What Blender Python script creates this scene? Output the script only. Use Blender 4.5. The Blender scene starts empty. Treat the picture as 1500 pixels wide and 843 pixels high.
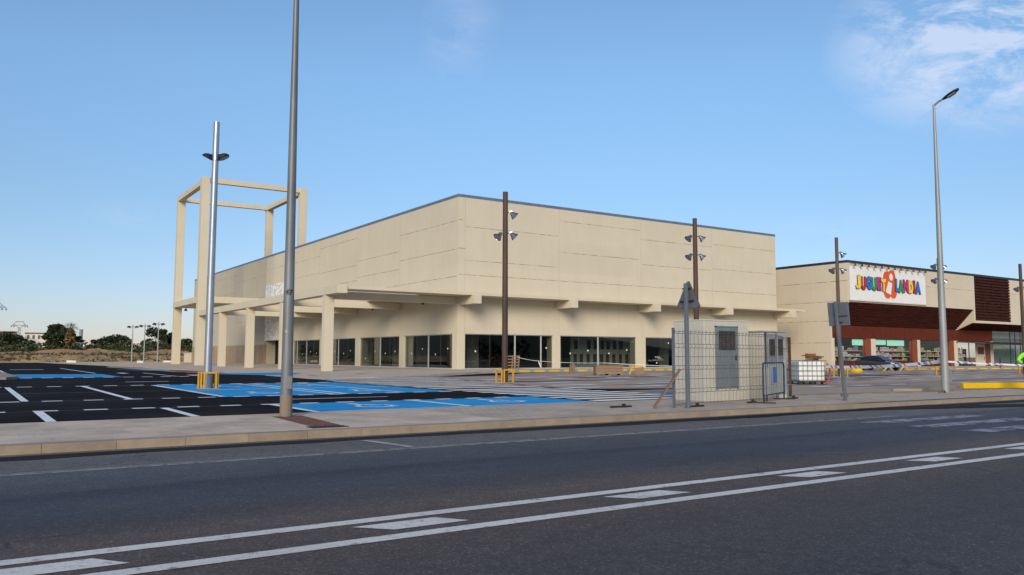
import bpy, bmesh, math, random
from mathutils import Vector, Matrix, Quaternion
random.seed(7)
R = math.radians
scene = bpy.context.scene
COL = scene.collection
rnd = random.random
uni = random.uniform

# ------------------------------------------------------------------ helpers
class MB:
    """collects shapes (world coordinates) and links them as ONE mesh object"""
    def __init__(s): s.bm = bmesh.new()
    def box(s, x0, x1, y0, y1, z0, z1):
        v = [s.bm.verts.new(p) for p in ((x0,y0,z0),(x1,y0,z0),(x1,y1,z0),(x0,y1,z0),(x0,y0,z1),(x1,y0,z1),(x1,y1,z1),(x0,y1,z1))]
        for f in ((3,2,1,0),(4,5,6,7),(0,1,5,4),(1,2,6,5),(2,3,7,6),(3,0,4,7)): s.bm.faces.new([v[i] for i in f])
        return s
    def obox(s, c, ax, ay, az, hx, hy, hz):
        c, ax, ay, az = Vector(c), Vector(ax).normalized(), Vector(ay).normalized(), Vector(az).normalized()
        v = []
        for k in (-1, 1):
            for i, j in ((-1,-1),(1,-1),(1,1),(-1,1)):
                v.append(s.bm.verts.new(c + ax*hx*i + ay*hy*j + az*hz*k))
        for f in ((3,2,1,0),(4,5,6,7),(0,1,5,4),(1,2,6,5),(2,3,7,6),(3,0,4,7)): s.bm.faces.new([v[i] for i in f])
        return s
    def bar(s, a, b, w, h=None):
        """square bar from a to b"""
        a, b = Vector(a), Vector(b); h = h or w
        d = (b-a); L = d.length; d.normalize()
        up = Vector((0,0,1)) if abs(d.z) < .95 else Vector((0,1,0))
        sx = d.cross(up).normalized(); sy = sx.cross(d).normalized()
        return s.obox((a+b)/2, d, sx, sy, L/2, w/2, h/2)
    def tube(s, pts, rad, n=8, caps=True):
        pts = [Vector(p) for p in pts]
        if not isinstance(rad, (list, tuple)): rad = [rad]*len(pts)
        rings = []
        prev = None
        for i, p in enumerate(pts):
            if i == 0: d = pts[1]-pts[0]
            elif i == len(pts)-1: d = pts[-1]-pts[-2]
            else: d = (pts[i+1]-pts[i]).normalized() + (pts[i]-pts[i-1]).normalized()
            d.normalize()
            if prev is None:
                up = Vector((0,0,1)) if abs(d.z) < .9 else Vector((1,0,0))
                sx = d.cross(up).normalized()
            else:
                sx = (prev - d*prev.dot(d)).normalized()
            prev = sx; sy = d.cross(sx)
            rings.append([s.bm.verts.new(p + (sx*math.cos(2*math.pi*k/n) + sy*math.sin(2*math.pi*k/n))*rad[i]) for k in range(n)])
        for a, b in zip(rings, rings[1:]):
            for k in range(n): s.bm.faces.new((a[k], a[(k+1)%n], b[(k+1)%n], b[k]))
        if caps:
            s.bm.faces.new(rings[0][::-1]); s.bm.faces.new(rings[-1])
        return s
    def lathe(s, base, axis, prof, n=16, cap0=True, cap1=True):
        """prof = [(distance along axis, radius)...]"""
        base, d = Vector(base), Vector(axis).normalized()
        up = Vector((0,0,1)) if abs(d.z) < .9 else Vector((1,0,0))
        sx = d.cross(up).normalized(); sy = d.cross(sx)
        rings = [[s.bm.verts.new(base + d*t + (sx*math.cos(2*math.pi*k/n)+sy*math.sin(2*math.pi*k/n))*r) for k in range(n)] for t, r in prof]
        for a, b in zip(rings, rings[1:]):
            for k in range(n): s.bm.faces.new((a[k], a[(k+1)%n], b[(k+1)%n], b[k]))
        if cap0: s.bm.faces.new(rings[0][::-1])
        if cap1: s.bm.faces.new(rings[-1])
        return s
    def poly(s, pts):
        s.bm.faces.new([s.bm.verts.new(p) for p in pts]); return s
    def prism(s, pts, off):
        """closed solid from a planar polygon swept by off"""
        off = Vector(off)
        a = [s.bm.verts.new(p) for p in pts]; b = [s.bm.verts.new(Vector(p)+off) for p in pts]
        n = len(pts)
        s.bm.faces.new(a[::-1]); s.bm.faces.new(b)
        for i in range(n): s.bm.faces.new((a[i], a[(i+1)%n], b[(i+1)%n], b[i]))
        return s
    def build(s, name, m, parent=None, origin=None, smooth=False, bevel=0, label=None, norm=True):
        if norm: bmesh.ops.recalc_face_normals(s.bm, faces=s.bm.faces[:])
        o = Vector((0,0,0))
        if parent is not None: o = ROOT[parent.name]
        elif origin is not None: o = Vector(origin)
        if o.length: bmesh.ops.translate(s.bm, verts=s.bm.verts[:], vec=-o)
        me = bpy.data.meshes.new(name); s.bm.to_mesh(me); s.bm.free()
        for mm in (m if isinstance(m, (list, tuple)) else [m]): me.materials.append(mm)
        if smooth:
            for p in me.polygons: p.use_smooth = True
            me.set_sharp_from_angle(angle=R(38))
        ob = bpy.data.objects.new(name, me); COL.objects.link(ob)
        if parent is not None:
            ob.parent = parent; ROOT[ob.name] = o
        else:
            ob.location = o; ROOT[ob.name] = o
        if bevel:
            b = ob.modifiers.new('bevel', 'BEVEL'); b.width = bevel; b.segments = 2; b.limit_method = 'ANGLE'
        if label: ob['label'] = label
        return ob
ROOT = {}
def thing(name, label, cat, loc, group=None, rz=0):
    o = bpy.data.objects.new(name, None); o.empty_display_size = .3; COL.objects.link(o)
    o.location = loc; o['label'] = label; o['category'] = cat
    if group: o['group'] = group
    ROOT[o.name] = Vector(loc)
    return o
def tag(o, label, cat, group=None, kind=None):
    if label: o['label'] = label
    if cat: o['category'] = cat
    if group: o['group'] = group
    if kind: o['kind'] = kind
    return o
def struct(o): o['kind'] = 'structure'; return o
def copy_tree(o, loc, label, parent=None):
    c = o.copy(); COL.objects.link(c)
    if parent is not None: c.parent = parent
    else:
        c.location = loc
        if label: c['label'] = label
    for ch in list(o.children): copy_tree(ch, None, None, c)
    return c

# ------------------------------------------------------------------ materials
def srgb(r, g, b):
    f = lambda c: (c/255/12.92) if c <= 10 else (((c/255)+.055)/1.055)**2.4
    return (f(r), f(g), f(b), 1)
def new_mat(name):
    m = bpy.data.materials.new(name); m.use_nodes = True
    nt = m.node_tree; b = nt.nodes['Principled BSDF']
    return m, nt, b
def noise(nt, scale, detail=4, rough=.6, stretch=None, coord='Object'):
    tc = nt.nodes.new('ShaderNodeTexCoord'); n = nt.nodes.new('ShaderNodeTexNoise')
    n.inputs['Scale'].default_value = scale; n.inputs['Detail'].default_value = detail; n.inputs['Roughness'].default_value = rough
    if stretch:
        mp = nt.nodes.new('ShaderNodeMapping'); mp.inputs['Scale'].default_value = stretch
        nt.links.new(tc.outputs[coord], mp.inputs['Vector']); nt.links.new(mp.outputs[0], n.inputs['Vector'])
    else: nt.links.new(tc.outputs[coord], n.inputs['Vector'])
    return n.outputs['Fac']
def ramp(nt, src, stops, interp='LINEAR'):
    r = nt.nodes.new('ShaderNodeValToRGB'); r.color_ramp.interpolation = interp
    e = r.color_ramp.elements
    while len(e) < len(stops): e.new(.5)
    for el, (p, c) in zip(e, stops):
        el.position = p; el.color = c if len(c) == 4 else (*c, 1)
    nt.links.new(src, r.inputs[0]); return r.outputs[0]
def mix(nt, fac, a, b, mode='MIX'):
    n = nt.nodes.new('ShaderNodeMix'); n.data_type = 'RGBA'; n.blend_type = mode
    for inp, v in ((n.inputs[0], fac), (n.inputs[6], a), (n.inputs[7], b)):
        if isinstance(v, (int, float)): inp.default_value = v
        elif isinstance(v, tuple): inp.default_value = v if len(v) == 4 else (*v, 1)
        else: nt.links.new(v, inp)
    return n.outputs[2]
def math_n(nt, op, a, b=None, c=None):
    n = nt.nodes.new('ShaderNodeMath'); n.operation = op
    for i, v in enumerate((a, b, c)):
        if v is None: continue
        if isinstance(v, (int, float)): n.inputs[i].default_value = v
        else: nt.links.new(v, n.inputs[i])
    return n.outputs[0]
def bump(nt, b, src, strength=.3, dist=.01):
    n = nt.nodes.new('ShaderNodeBump'); n.inputs['Strength'].default_value = strength; n.inputs['Distance'].default_value = dist
    nt.links.new(src, n.inputs['Height']); nt.links.new(n.outputs[0], b.inputs['Normal'])
def xyz(nt):
    tc = nt.nodes.new('ShaderNodeTexCoord'); s = nt.nodes.new('ShaderNodeSeparateXYZ')
    nt.links.new(tc.outputs['Object'], s.inputs[0]); return s.outputs
BW = ((0,0,0,1), (1,1,1,1))
def simple(name, c, c2=None, scale=3, rough=.7, metal=0, stretch=None, bmp=0, bscale=None, spec=None, lo=.35, hi=.65):
    """base colour c wandering to c2 by noise"""
    m, nt, b = new_mat(name)
    b.inputs['Roughness'].default_value = rough; b.inputs['Metallic'].default_value = metal
    if spec is not None: b.inputs['Specular IOR Level'].default_value = spec
    if c2 is None: c2 = tuple(x*.82 for x in c[:3])
    f = ramp(nt, noise(nt, scale, 6, .65, stretch), [(lo, BW[0]), (hi, BW[1])])
    nt.links.new(mix(nt, f, c, c2), b.inputs['Base Color'])
    if bmp: bump(nt, b, noise(nt, bscale or scale*8, 3), bmp, .01)
    return m

M = {}
# beige painted precast concrete: faint vertical casting streaks and blotches
def wall_mat(name, c, grey=0.0):
    m, nt, b = new_mat(name); b.inputs['Roughness'].default_value = .85; b.inputs['Specular IOR Level'].default_value = .25
    n1 = ramp(nt, noise(nt, .35, 5, .6), [(.3, BW[0]), (.7, BW[1])])
    n2 = ramp(nt, noise(nt, 1.2, 4, .6, (1, 1, .12)), [(.45, BW[0]), (.8, BW[1])])
    n3 = noise(nt, 14, 4, .7)
    c1 = mix(nt, n1, c, tuple(x*k for x, k in zip(c[:3], (.93, .925, .90))))
    c2 = mix(nt, math_n(nt, 'MULTIPLY', n2, .2), c1, tuple(x*.80 for x in c[:3]))
    x, y, z = xyz(nt)
    wn = nt.nodes.new('ShaderNodeTexWhiteNoise'); cv = nt.nodes.new('ShaderNodeCombineXYZ')
    nt.links.new(math_n(nt, 'FLOOR', math_n(nt, 'DIVIDE', math_n(nt, 'ADD', x, .4), 10.7)), cv.inputs[0]); nt.links.new(math_n(nt, 'FLOOR', math_n(nt, 'DIVIDE', math_n(nt, 'ADD', y, .3), 11.2)), cv.inputs[1]); nt.links.new(math_n(nt, 'FLOOR', math_n(nt, 'DIVIDE', z, 3.1)), cv.inputs[2])
    nt.links.new(cv.outputs[0], wn.inputs['Vector'])
    c2 = mix(nt, 1, c2, ramp(nt, wn.outputs['Value'], [(0, (.975,.975,.97)), (1, (1.02,1.02,1.02))]), 'MULTIPLY')
    stz = ramp(nt, noise(nt, 2.4, 5, .65, (1,1,.045)), [(.56, BW[0]), (.74, BW[1])])
    c2 = mix(nt, math_n(nt, 'MULTIPLY', stz, .13), c2, tuple(v*.62 for v in c[:3]))
    c3 = mix(nt, .07, c2, ramp(nt, n3, [(.3, BW[0]), (.7, BW[1])]), 'OVERLAY')
    nt.links.new(c3, b.inputs['Base Color']); bump(nt, b, n3, .15, .008)
    return m
M['wall'] = wall_mat('beige_precast', (.615, .55, .425, 1))
M['wall_grey'] = wall_mat('grey_beige_precast', (.50, .445, .345, 1))
M['store_wall'] = wall_mat('store_precast', (.60, .53, .41, 1))
M['beam'] = wall_mat('beige_beam', (.625, .56, .425, 1))
M['joint'] = simple('panel_joint_sealant', (.22, .15, .10, 1), (.50, .42, .30, 1), 1.3, .9, lo=.44, hi=.56)
M['coping'] = simple('blue_grey_metal_coping', (.13, .17, .23, 1), (.18, .22, .28, 1), 2, .5, .3)
M['coping_dark'] = simple('dark_metal_coping', (.035, .035, .04, 1), None, 2, .5, .2)
# white panel with a raised leaf-like relief
m, nt, b = new_mat('white_relief_panel'); b.inputs['Roughness'].default_value = .7
w = nt.nodes.new('ShaderNodeTexWave'); w.inputs['Scale'].default_value = 1.1; w.inputs['Distortion'].default_value = 9; w.inputs['Detail'].default_value = 1.5; w.inputs['Detail Scale'].default_value = 1.4
tc = nt.nodes.new('ShaderNodeTexCoord'); nt.links.new(tc.outputs['Object'], w.inputs['Vector'])
nt.links.new(ramp(nt, w.outputs['Fac'], [(.22, (.52, .51, .47)), (.42, (.80, .78, .74))]), b.inputs['Base Color']); bump(nt, b, w.outputs['Fac'], .8, .05)
M['relief'] = m
M['stone'] = simple('travertine_plinth', (.40, .29, .18, 1), (.27, .19, .115, 1), .7, .8, stretch=(1, 1, .25), bmp=.3)
# glass: part mirror, part dark see-through
def glass(name, tint, base_refl=.12):
    m = bpy.data.materials.new(name); m.use_nodes = True; nt = m.node_tree; nt.nodes.clear()
    out = nt.nodes.new('ShaderNodeOutputMaterial'); t = nt.nodes.new('ShaderNodeBsdfTransparent'); g = nt.nodes.new('ShaderNodeBsdfGlossy')
    t.inputs[0].default_value = (*tint, 1); g.inputs['Roughness'].default_value = .01; g.inputs[0].default_value = (.9, .95, 1, 1)
    # mirror share grows towards grazing view, the same from both faces of the pane
    ge = nt.nodes.new('ShaderNodeNewGeometry'); vd = nt.nodes.new('ShaderNodeVectorMath'); vd.operation = 'DOT_PRODUCT'
    nt.links.new(ge.outputs['Incoming'], vd.inputs[0]); nt.links.new(ge.outputs['Normal'], vd.inputs[1])
    fr = math_n(nt, 'MULTIPLY', math_n(nt, 'POWER', math_n(nt, 'SUBTRACT', 1, math_n(nt, 'ABSOLUTE', vd.outputs['Value'])), 4.2), .9)
    n = noise(nt, .25, 2)
    bp = nt.nodes.new('ShaderNodeBump'); bp.inputs['Strength'].default_value = .03; bp.inputs['Distance'].default_value = .05; nt.links.new(n, bp.inputs['Height'])
    nt.links.new(bp.outputs[0], g.inputs['Normal'])
    f = math_n(nt, 'ADD', fr, base_refl)
    ms = nt.nodes.new('ShaderNodeMixShader'); nt.links.new(f, ms.inputs[0]); nt.links.new(t.outputs[0], ms.inputs[1]); nt.links.new(g.outputs[0], ms.inputs[2])
    nt.links.new(ms.outputs[0], out.inputs[0]); return m
M['glass'] = glass('tinted_glass', (.66, .69, .68), .06)
M['shop_glass'] = glass('clear_shop_glass', (.93, .95, .94), .02)
M['car_glass'] = glass('car_glass', (.16, .18, .19), .12)
M['white_frame'] = simple('pale_aluminium_frame', (.55, .56, .55, 1), None, 3, .4, .2)
M['sticker'] = simple('white_sticker', (.8, .8, .78, 1), None, 8, .6)
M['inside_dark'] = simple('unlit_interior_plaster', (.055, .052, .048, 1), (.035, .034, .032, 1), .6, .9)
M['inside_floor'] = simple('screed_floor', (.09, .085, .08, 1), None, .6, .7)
M['drywall'] = simple('greenish_drywall', (.66, .68, .54, 1), (.58, .60, .47, 1), .8, .9)
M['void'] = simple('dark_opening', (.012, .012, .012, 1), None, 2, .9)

# asphalt family --------------------------------------------------------
def road_mat():
    m, nt, b = new_mat('worn_asphalt'); b.inputs['Specular IOR Level'].default_value = .35
    x, y, z = xyz(nt)
    yw = math_n(nt, 'ADD', y, math_n(nt, 'MULTIPLY', math_n(nt, 'SUBTRACT', noise(nt, .18, 4), .5), .8))
    f = math_n(nt, 'DIVIDE', yw, 16.0)     # 0..16 m across
    # colour across the carriageway: camera lane, brown middle strip, blue-dark lane, pale shoulder, fresh gutter strip
    st = [(0, (.060,.054,.056)), (3.2/16, (.062,.054,.055)), (4.6/16, (.067,.056,.051)), (5.7/16, (.088,.067,.055)), (7.2/16, (.098,.074,.060)), (8.0/16, (.052,.048,.052)),
          (9.2/16, (.050,.052,.066)), (9.75/16, (.036,.037,.045)), (9.95/16, (.060,.061,.072)), (11.3/16, (.078,.077,.082)), (11.7/16, (.125,.117,.112)), (13.1/16, (.125,.115,.107))]
    base = ramp(nt, f, st)
    big = ramp(nt, noise(nt, .35, 5, .6, (.25, 1, 1)), [(.35, (.80,.80,.80)), (.7, (1.18,1.16,1.14))])
    base = mix(nt, 1, base, big, 'MULTIPLY')
    mid = ramp(nt, noise(nt, 5, 5, .75), [(.3, (.82,.82,.82)), (.7, (1.17,1.17,1.17))])
    base = mix(nt, 1, base, mid, 'MULTIPLY')
    v = nt.nodes.new('ShaderNodeTexVoronoi'); v.inputs['Scale'].default_value = 70
    tc = nt.nodes.new('ShaderNodeTexCoord'); nt.links.new(tc.outputs['Object'], v.inputs['Vector'])
    sp = nt.nodes.new('ShaderNodeSeparateColor'); nt.links.new(v.outputs['Color'], sp.inputs[0])
    agg = ramp(nt, sp.outputs[0], [(.0, (.55,.55,.56)), (.6, (.95,.95,.95)), (.86, (1.25,1.24,1.22)), (.95, (1.9,1.87,1.8)), (1, (3.0,2.9,2.8))])
    base = mix(nt, .8, base, agg, 'MULTIPLY')
    # thin cracks
    v2 = nt.nodes.new('ShaderNodeTexVoronoi'); v2.feature = 'DISTANCE_TO_EDGE'; v2.inputs['Scale'].default_value = .42
    nz = nt.nodes.new('ShaderNodeTexNoise'); nz.inputs['Scale'].default_value = 1.8; nz.inputs['Detail'].default_value = 6
    nt.links.new(tc.outputs['Object'], nz.inputs['Vector'])
    vm = nt.nodes.new('ShaderNodeVectorMath'); vm.operation = 'MULTIPLY_ADD'
    nt.links.new(nz.outputs['Color'], vm.inputs[0]); vm.inputs[1].default_value = (1.1,1.1,1.1); nt.links.new(tc.outputs['Object'], vm.inputs[2])
    nt.links.new(vm.outputs[0], v2.inputs['Vector'])
    cr = ramp(nt, v2.outputs['Distance'], [(.0, BW[1]), (.013, BW[0])])
    cm = ramp(nt, noise(nt, .22, 2), [(.50, BW[0]), (.56, BW[1])])
    crk = math_n(nt, 'MULTIPLY', math_n(nt, 'MULTIPLY', cr, cm), .7)
    base = mix(nt, crk, base, (.014,.014,.015,1))
    oil = ramp(nt, noise(nt, .9, 3, .5, (.5,1,1)), [(.66, BW[0]), (.74, BW[1])])
    base = mix(nt, math_n(nt, 'MULTIPLY', oil, .4), base, (.03,.028,.03,1))
    dust = ramp(nt, noise(nt, 1.6, 6, .7, (.3,1,1)), [(.55, BW[0]), (.75, BW[1])])
    base = mix(nt, math_n(nt, 'MULTIPLY', dust, .35), base, (.12,.10,.085,1))
    nt.links.new(base, b.inputs['Base Color'])
    nt.links.new(math_n(nt, 'ADD', math_n(nt, 'MULTIPLY', noise(nt, .5, 3, .5, (.1,1,1)), .3), .62), b.inputs['Roughness'])
    bump(nt, b, sp.outputs[0], .5, .006)
    return m
M['road'] = road_mat()
def asphalt(name, c, c2, speck=.35, streak=(.15, 1, 1), big=.25, lo=.4, hi=.62):
    m, nt, b = new_mat(name); b.inputs['Roughness'].default_value = 1; b.inputs['Specular IOR Level'].default_value = .03
    f = ramp(nt, noise(nt, big, 6, .6, streak), [(lo, BW[0]), (hi, BW[1])])
    base = mix(nt, f, c, c2)
    v = nt.nodes.new('ShaderNodeTexVoronoi'); v.inputs['Scale'].default_value = 40
    tc = nt.nodes.new('ShaderNodeTexCoord'); nt.links.new(tc.outputs['Object'], v.inputs['Vector'])
    sp = nt.nodes.new('ShaderNodeSeparateColor'); nt.links.new(v.outputs['Color'], sp.inputs[0])
    base = mix(nt, speck, base, ramp(nt, sp.outputs[0], [(0, (.7,.7,.7)), (.8, (1.05,1.05,1.05)), (1, (1.9,1.9,1.9))]), 'MULTIPLY')
    nt.links.new(base, b.inputs['Base Color']); bump(nt, b, sp.outputs[0], .3, .005)
    return m
M['new_asphalt'] = asphalt('fresh_asphalt', (.013,.0122,.0138,1), (.030,.027,.027,1), .45, (.5,1,1), .3, .46, .72)
M['old_asphalt'] = asphalt('old_grey_asphalt', (.40,.315,.255,1), (.18,.146,.125,1), .3, (.12, 1, 1), .5, .45, .68)
M['crossing_bed'] = asphalt('patchy_asphalt', (.022,.02,.02,1), (.16,.135,.115,1), .3, (.3,1.2,1), .5, .42, .6)
M['gutter'] = asphalt('fresh_gutter_asphalt', (.024,.024,.026,1), (.05,.048,.047,1), .3)
def paint(name, c, under, wear=.5, scale=3.0, rough=.6):
    """road paint worn through to the surface beneath"""
    m, nt, b = new_mat(name); b.inputs['Roughness'].default_value = .9; b.inputs['Specular IOR Level'].default_value = .12
    n = noise(nt, scale, 8, .75); f = ramp(nt, n, [(wear-.06, BW[0]), (wear+.06, BW[1])])
    n2 = ramp(nt, noise(nt, .8, 5), [(.3, (.86,.86,.86)), (.7, (1.05,1.05,1.05))])
    g = ramp(nt, noise(nt, 38, 3, .7), [(.3, (.8,.8,.8)), (.65, (1.05,1.05,1.05))])
    nt.links.new(mix(nt, 1, mix(nt, 1, mix(nt, f, under, c), n2, 'MULTIPLY'), g, 'MULTIPLY'), b.inputs['Base Color'])
    bump(nt, b, n, .2, .004); return m
M['road_white'] = paint('worn_road_paint', (.66,.64,.60,1), (.13,.12,.11,1), .385, 7)
M['faded_white'] = paint('faded_road_paint', (.29,.32,.38,1), (.07,.07,.08,1), .47, 3)
M['edge_white'] = paint('faded_edge_paint', (.40,.40,.40,1), (.11,.105,.105,1), .44, 6)
M['lot_white'] = paint('lot_line_paint', (.80,.81,.83,1), (.35,.35,.36,1), .22, 4)
M['thin_white'] = paint('thin_chalk_line', (.22,.22,.23,1), (.05,.05,.05,1), .45, 2)
M['zebra_white'] = paint('zebra_paint', (.90,.86,.80,1), (.35,.33,.31,1), .31, 1.6)
M['zebra_old'] = paint('old_zebra_paint', (.88,.81,.72,1), (.19,.165,.15,1), .40, 1.2)
M['blue'] = paint('blue_bay_paint', (.020,.33,.68,1), (.025,.24,.48,1), .40, 1.6)
M['blue_far'] = paint('blue_bay_paint_far', (.03,.30,.62,1), (.03,.22,.48,1), .3, .8)
M['red_paint'] = paint('red_walk_paint', (.28,.11,.085,1), (.17,.09,.075,1), .42, .8)
M['yellow_paint'] = paint('yellow_kerb_paint', (.66,.46,.045,1), (.36,.27,.10,1), .38, 3)
M['yellow_faded'] = paint('faded_yellow_paint', (.38,.31,.07,1), (.17,.15,.12,1), .46, 2.5)
M['yellow_beam'] = paint('yellow_barrier_paint', (.74,.47,.012,1), (.5,.33,.03,1), .3, 3)
# pavements
def paving(name, c, c2, tile=None, joint=.55):
    m, nt, b = new_mat(name); b.inputs['Roughness'].default_value = .95; b.inputs['Specular IOR Level'].default_value = .15
    f = ramp(nt, noise(nt, .8, 7, .7), [(.36, BW[0]), (.66, BW[1])]); base = mix(nt, f, c, c2)
    g = ramp(nt, noise(nt, 30, 3, .7), [(.3, (.82,.82,.82)), (.7, (1.12,1.12,1.12))]); base = mix(nt, 1, base, g, 'MULTIPLY')
    if tile:
        tc = nt.nodes.new('ShaderNodeTexCoord'); br = nt.nodes.new('ShaderNodeTexBrick')
        br.offset = .5; br.inputs['Scale'].default_value = 1; br.inputs['Brick Width'].default_value = tile; br.inputs['Row Height'].default_value = tile
        br.inputs['Mortar Size'].default_value = .014; br.inputs['Color1'].default_value = (1,1,1,1); br.inputs['Color2'].default_value = (.86,.86,.86,1); br.inputs['Mortar'].default_value = (joint,joint,joint,1)
        nt.links.new(tc.outputs['Object'], br.inputs['Vector']); base = mix(nt, 1, base, br.outputs['Color'], 'MULTIPLY')
    st = ramp(nt, noise(nt, 2.2, 5, .7), [(.60, BW[0]), (.68, BW[1])])
    base = mix(nt, math_n(nt, 'MULTIPLY', st, .3), base, tuple(x*.5 for x in c[:3]))
    nt.links.new(base, b.inputs['Base Color']); bump(nt, b, noise(nt, 25, 3), .25, .006); return m
M['sidewalk'] = paving('concrete_footway', (.68,.555,.43,1), (.45,.37,.29,1), .8, .86)
M['pavers'] = paving('small_grey_pavers', (.58,.475,.375,1), (.41,.34,.27,1), .22, .75)
M['forecourt'] = paving('forecourt_concrete', (.64,.52,.40,1), (.50,.41,.315,1), .6, .88)
M['brick_red'] = paving('red_tactile_tiles', (.27,.115,.08,1), (.20,.095,.07,1), .2)
def kerb_mat():
    m, nt, b = new_mat('tan_kerbstone'); b.inputs['Roughness'].default_value = .85
    x, y, z = xyz(nt)
    wn = nt.nodes.new('ShaderNodeTexWhiteNoise'); wn.noise_dimensions = '1D'; nt.links.new(math_n(nt, 'FLOOR', x), wn.inputs['W'])
    tone = ramp(nt, wn.outputs['Value'], [(0, (.92,.92,.92)), (1, (1.06,1.06,1.05))])
    f = ramp(nt, noise(nt, 2.5, 7, .7), [(.35, BW[0]), (.68, BW[1])])
    base = mix(nt, f, (.33,.255,.175,1), (.235,.185,.135,1))
    base = mix(nt, 1, base, tone, 'MULTIPLY')
    nt.links.new(base, b.inputs['Base Color']); bump(nt, b, noise(nt, 20, 4), .4, .008); return m
M['kerb'] = kerb_mat()
M['kerb_grey'] = simple('grey_kerb', (.30,.27,.22,1), (.22,.2,.17,1), 2, .9, bmp=.2)
M['iron'] = simple('cast_iron', (.045,.032,.028,1), (.03,.025,.024,1), 8, .7, .3)
# land
M['earth'] = simple('dry_earth', (.24,.165,.095,1), (.15,.115,.065,1), .08, .95, bmp=.3, bscale=.6)
M['orange_earth'] = simple('orange_earth', (.34,.19,.085,1), (.22,.14,.075,1), .25, .95, bmp=.4, bscale=1.2)
M['bank'] = simple('dry_grass_bank', (.33,.225,.115,1), (.19,.155,.075,1), .55, .95, stretch=(1,1,2.5), bmp=.6, bscale=2, lo=.42, hi=.58)
M['hill'] = simple('scrub_hill', (.045,.06,.03,1), (.10,.08,.05,1), .01, .95)
# metal and paint
def galv(name, c=(.36,.38,.39,1), rough=.42, metal=.55, streak=.12):
    return simple(name, c, tuple(x*.72 for x in c[:3]), 3, rough, metal, (3, 3, streak*3))
M['lamp_grey'] = simple('grey_lamp_post', (.19,.205,.21,1), (.12,.13,.135,1), 1.2, .5, .25, (2, 2, .4))
M['lamp_pale'] = simple('galvanised_lamp_post', (.33,.34,.325,1), (.24,.25,.245,1), 1.2, .5, .25, (2, 2, .4))
M['rust_band'] = simple('rusty_lamp_base', (.25,.17,.10,1), (.20,.19,.17,1), 5, .8, .1)
M['galv_bright'] = simple('bright_galvanised', (.40,.43,.46,1), (.30,.33,.36,1), 2.5, .38, .6, (2,2,.3))
M['corten'] = simple('rusty_dark_pole', (.052,.034,.024,1), (.10,.055,.035,1), 1.1, .7, .15, (2,2,.35))
M['brown_pole'] = simple('brown_pole', (.13,.095,.06,1), (.085,.06,.04,1), 1.1, .7, .1, (2,2,.35))
M['alu'] = simple('spun_aluminium', (.46,.47,.48,1), (.34,.35,.36,1), 4, .25, .9)
M['lens'] = simple('lamp_lens', (.10,.11,.11,1), (.35,.36,.36,1), 14, .1, 0)
M['black_metal'] = simple('black_metal', (.025,.025,.028,1), None, 5, .5, .2)
M['yellow_steel'] = simple('yellow_powder_coat', (.72,.37,.022,1), (.58,.30,.03,1), 4, .5)
M['sign_back'] = simple('grey_sign_back', (.15,.16,.185,1), (.12,.13,.15,1), 3, .5, .3)
M['sign_post'] = simple('steel_sign_post', (.17,.195,.215,1), (.12,.14,.155,1), 3, .5, .35, (2,2,.4))
M['red_rim'] = simple('red_sign_rim', (.16,.03,.03,1), None, 5, .5)
M['wire'] = simple('galvanised_wire', (.075,.068,.062,1), (.13,.09,.065,1), 4, .5, .5)
M['kiosk'] = wall_mat('cream_kiosk_render', (.52,.50,.43,1))
M['kiosk_door'] = simple('grey_blue_steel_door', (.20,.235,.255,1), (.16,.19,.21,1), 2, .5, .2, (2,2,.5))
M['grey_box'] = simple('pale_grey_cabinet', (.34,.36,.38,1), (.27,.285,.30,1), 1.5, .55, .1)
M['louvre'] = simple('dark_louvre', (.05,.05,.048,1), (.09,.085,.08,1), 6, .6, .2)
M['barrier_blue'] = simple('blue_barrier_steel', (.014,.035,.085,1), (.03,.05,.09,1), 5, .5, .2)
M['plate_blue'] = simple('blue_plate', (.03,.13,.45,1), None, 5, .5)
M['wood'] = simple('raw_timber', (.30,.20,.115,1), (.21,.135,.08,1), 3, .85, stretch=(1,1,6))
M['brown_wood'] = simple('weathered_plank', (.20,.115,.065,1), (.13,.08,.05,1), 3, .85)
M['rust'] = simple('rust_board', (.25,.10,.045,1), (.16,.07,.035,1), 5, .9)
M['plastic_white'] = simple('white_plastic_tank', (.74,.74,.70,1), (.62,.63,.58,1), 2, .5)
M['orange_red'] = simple('red_hose', (.42,.07,.04,1), (.3,.05,.03,1), 5, .6)
# police-style tape: white with slanting blue and red blocks
m, nt, b = new_mat('striped_tape'); b.inputs['Roughness'].default_value = .5
uvn = nt.nodes.new('ShaderNodeUVMap'); sp = nt.nodes.new('ShaderNodeSeparateXYZ'); nt.links.new(uvn.outputs[0], sp.inputs[0])
fr = math_n(nt, 'FRACT', math_n(nt, 'ADD', math_n(nt, 'MULTIPLY', sp.outputs[0], .62), math_n(nt, 'MULTIPLY', sp.outputs[1], .1)))
nt.links.new(ramp(nt, fr, [(0, (.72,.72,.74)), (.36, (.05,.07,.25)), (.44, (.72,.72,.74)), (.56, (.25,.3,.5)), (.70, (.72,.72,.74)), (.80, (.6,.12,.12)), (.86, (.72,.72,.74))], 'CONSTANT'), b.inputs['Base Color'])
M['tape'] = m
M['white_tape'] = simple('white_tape', (.72,.72,.72,1), None, 5, .5)
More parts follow.
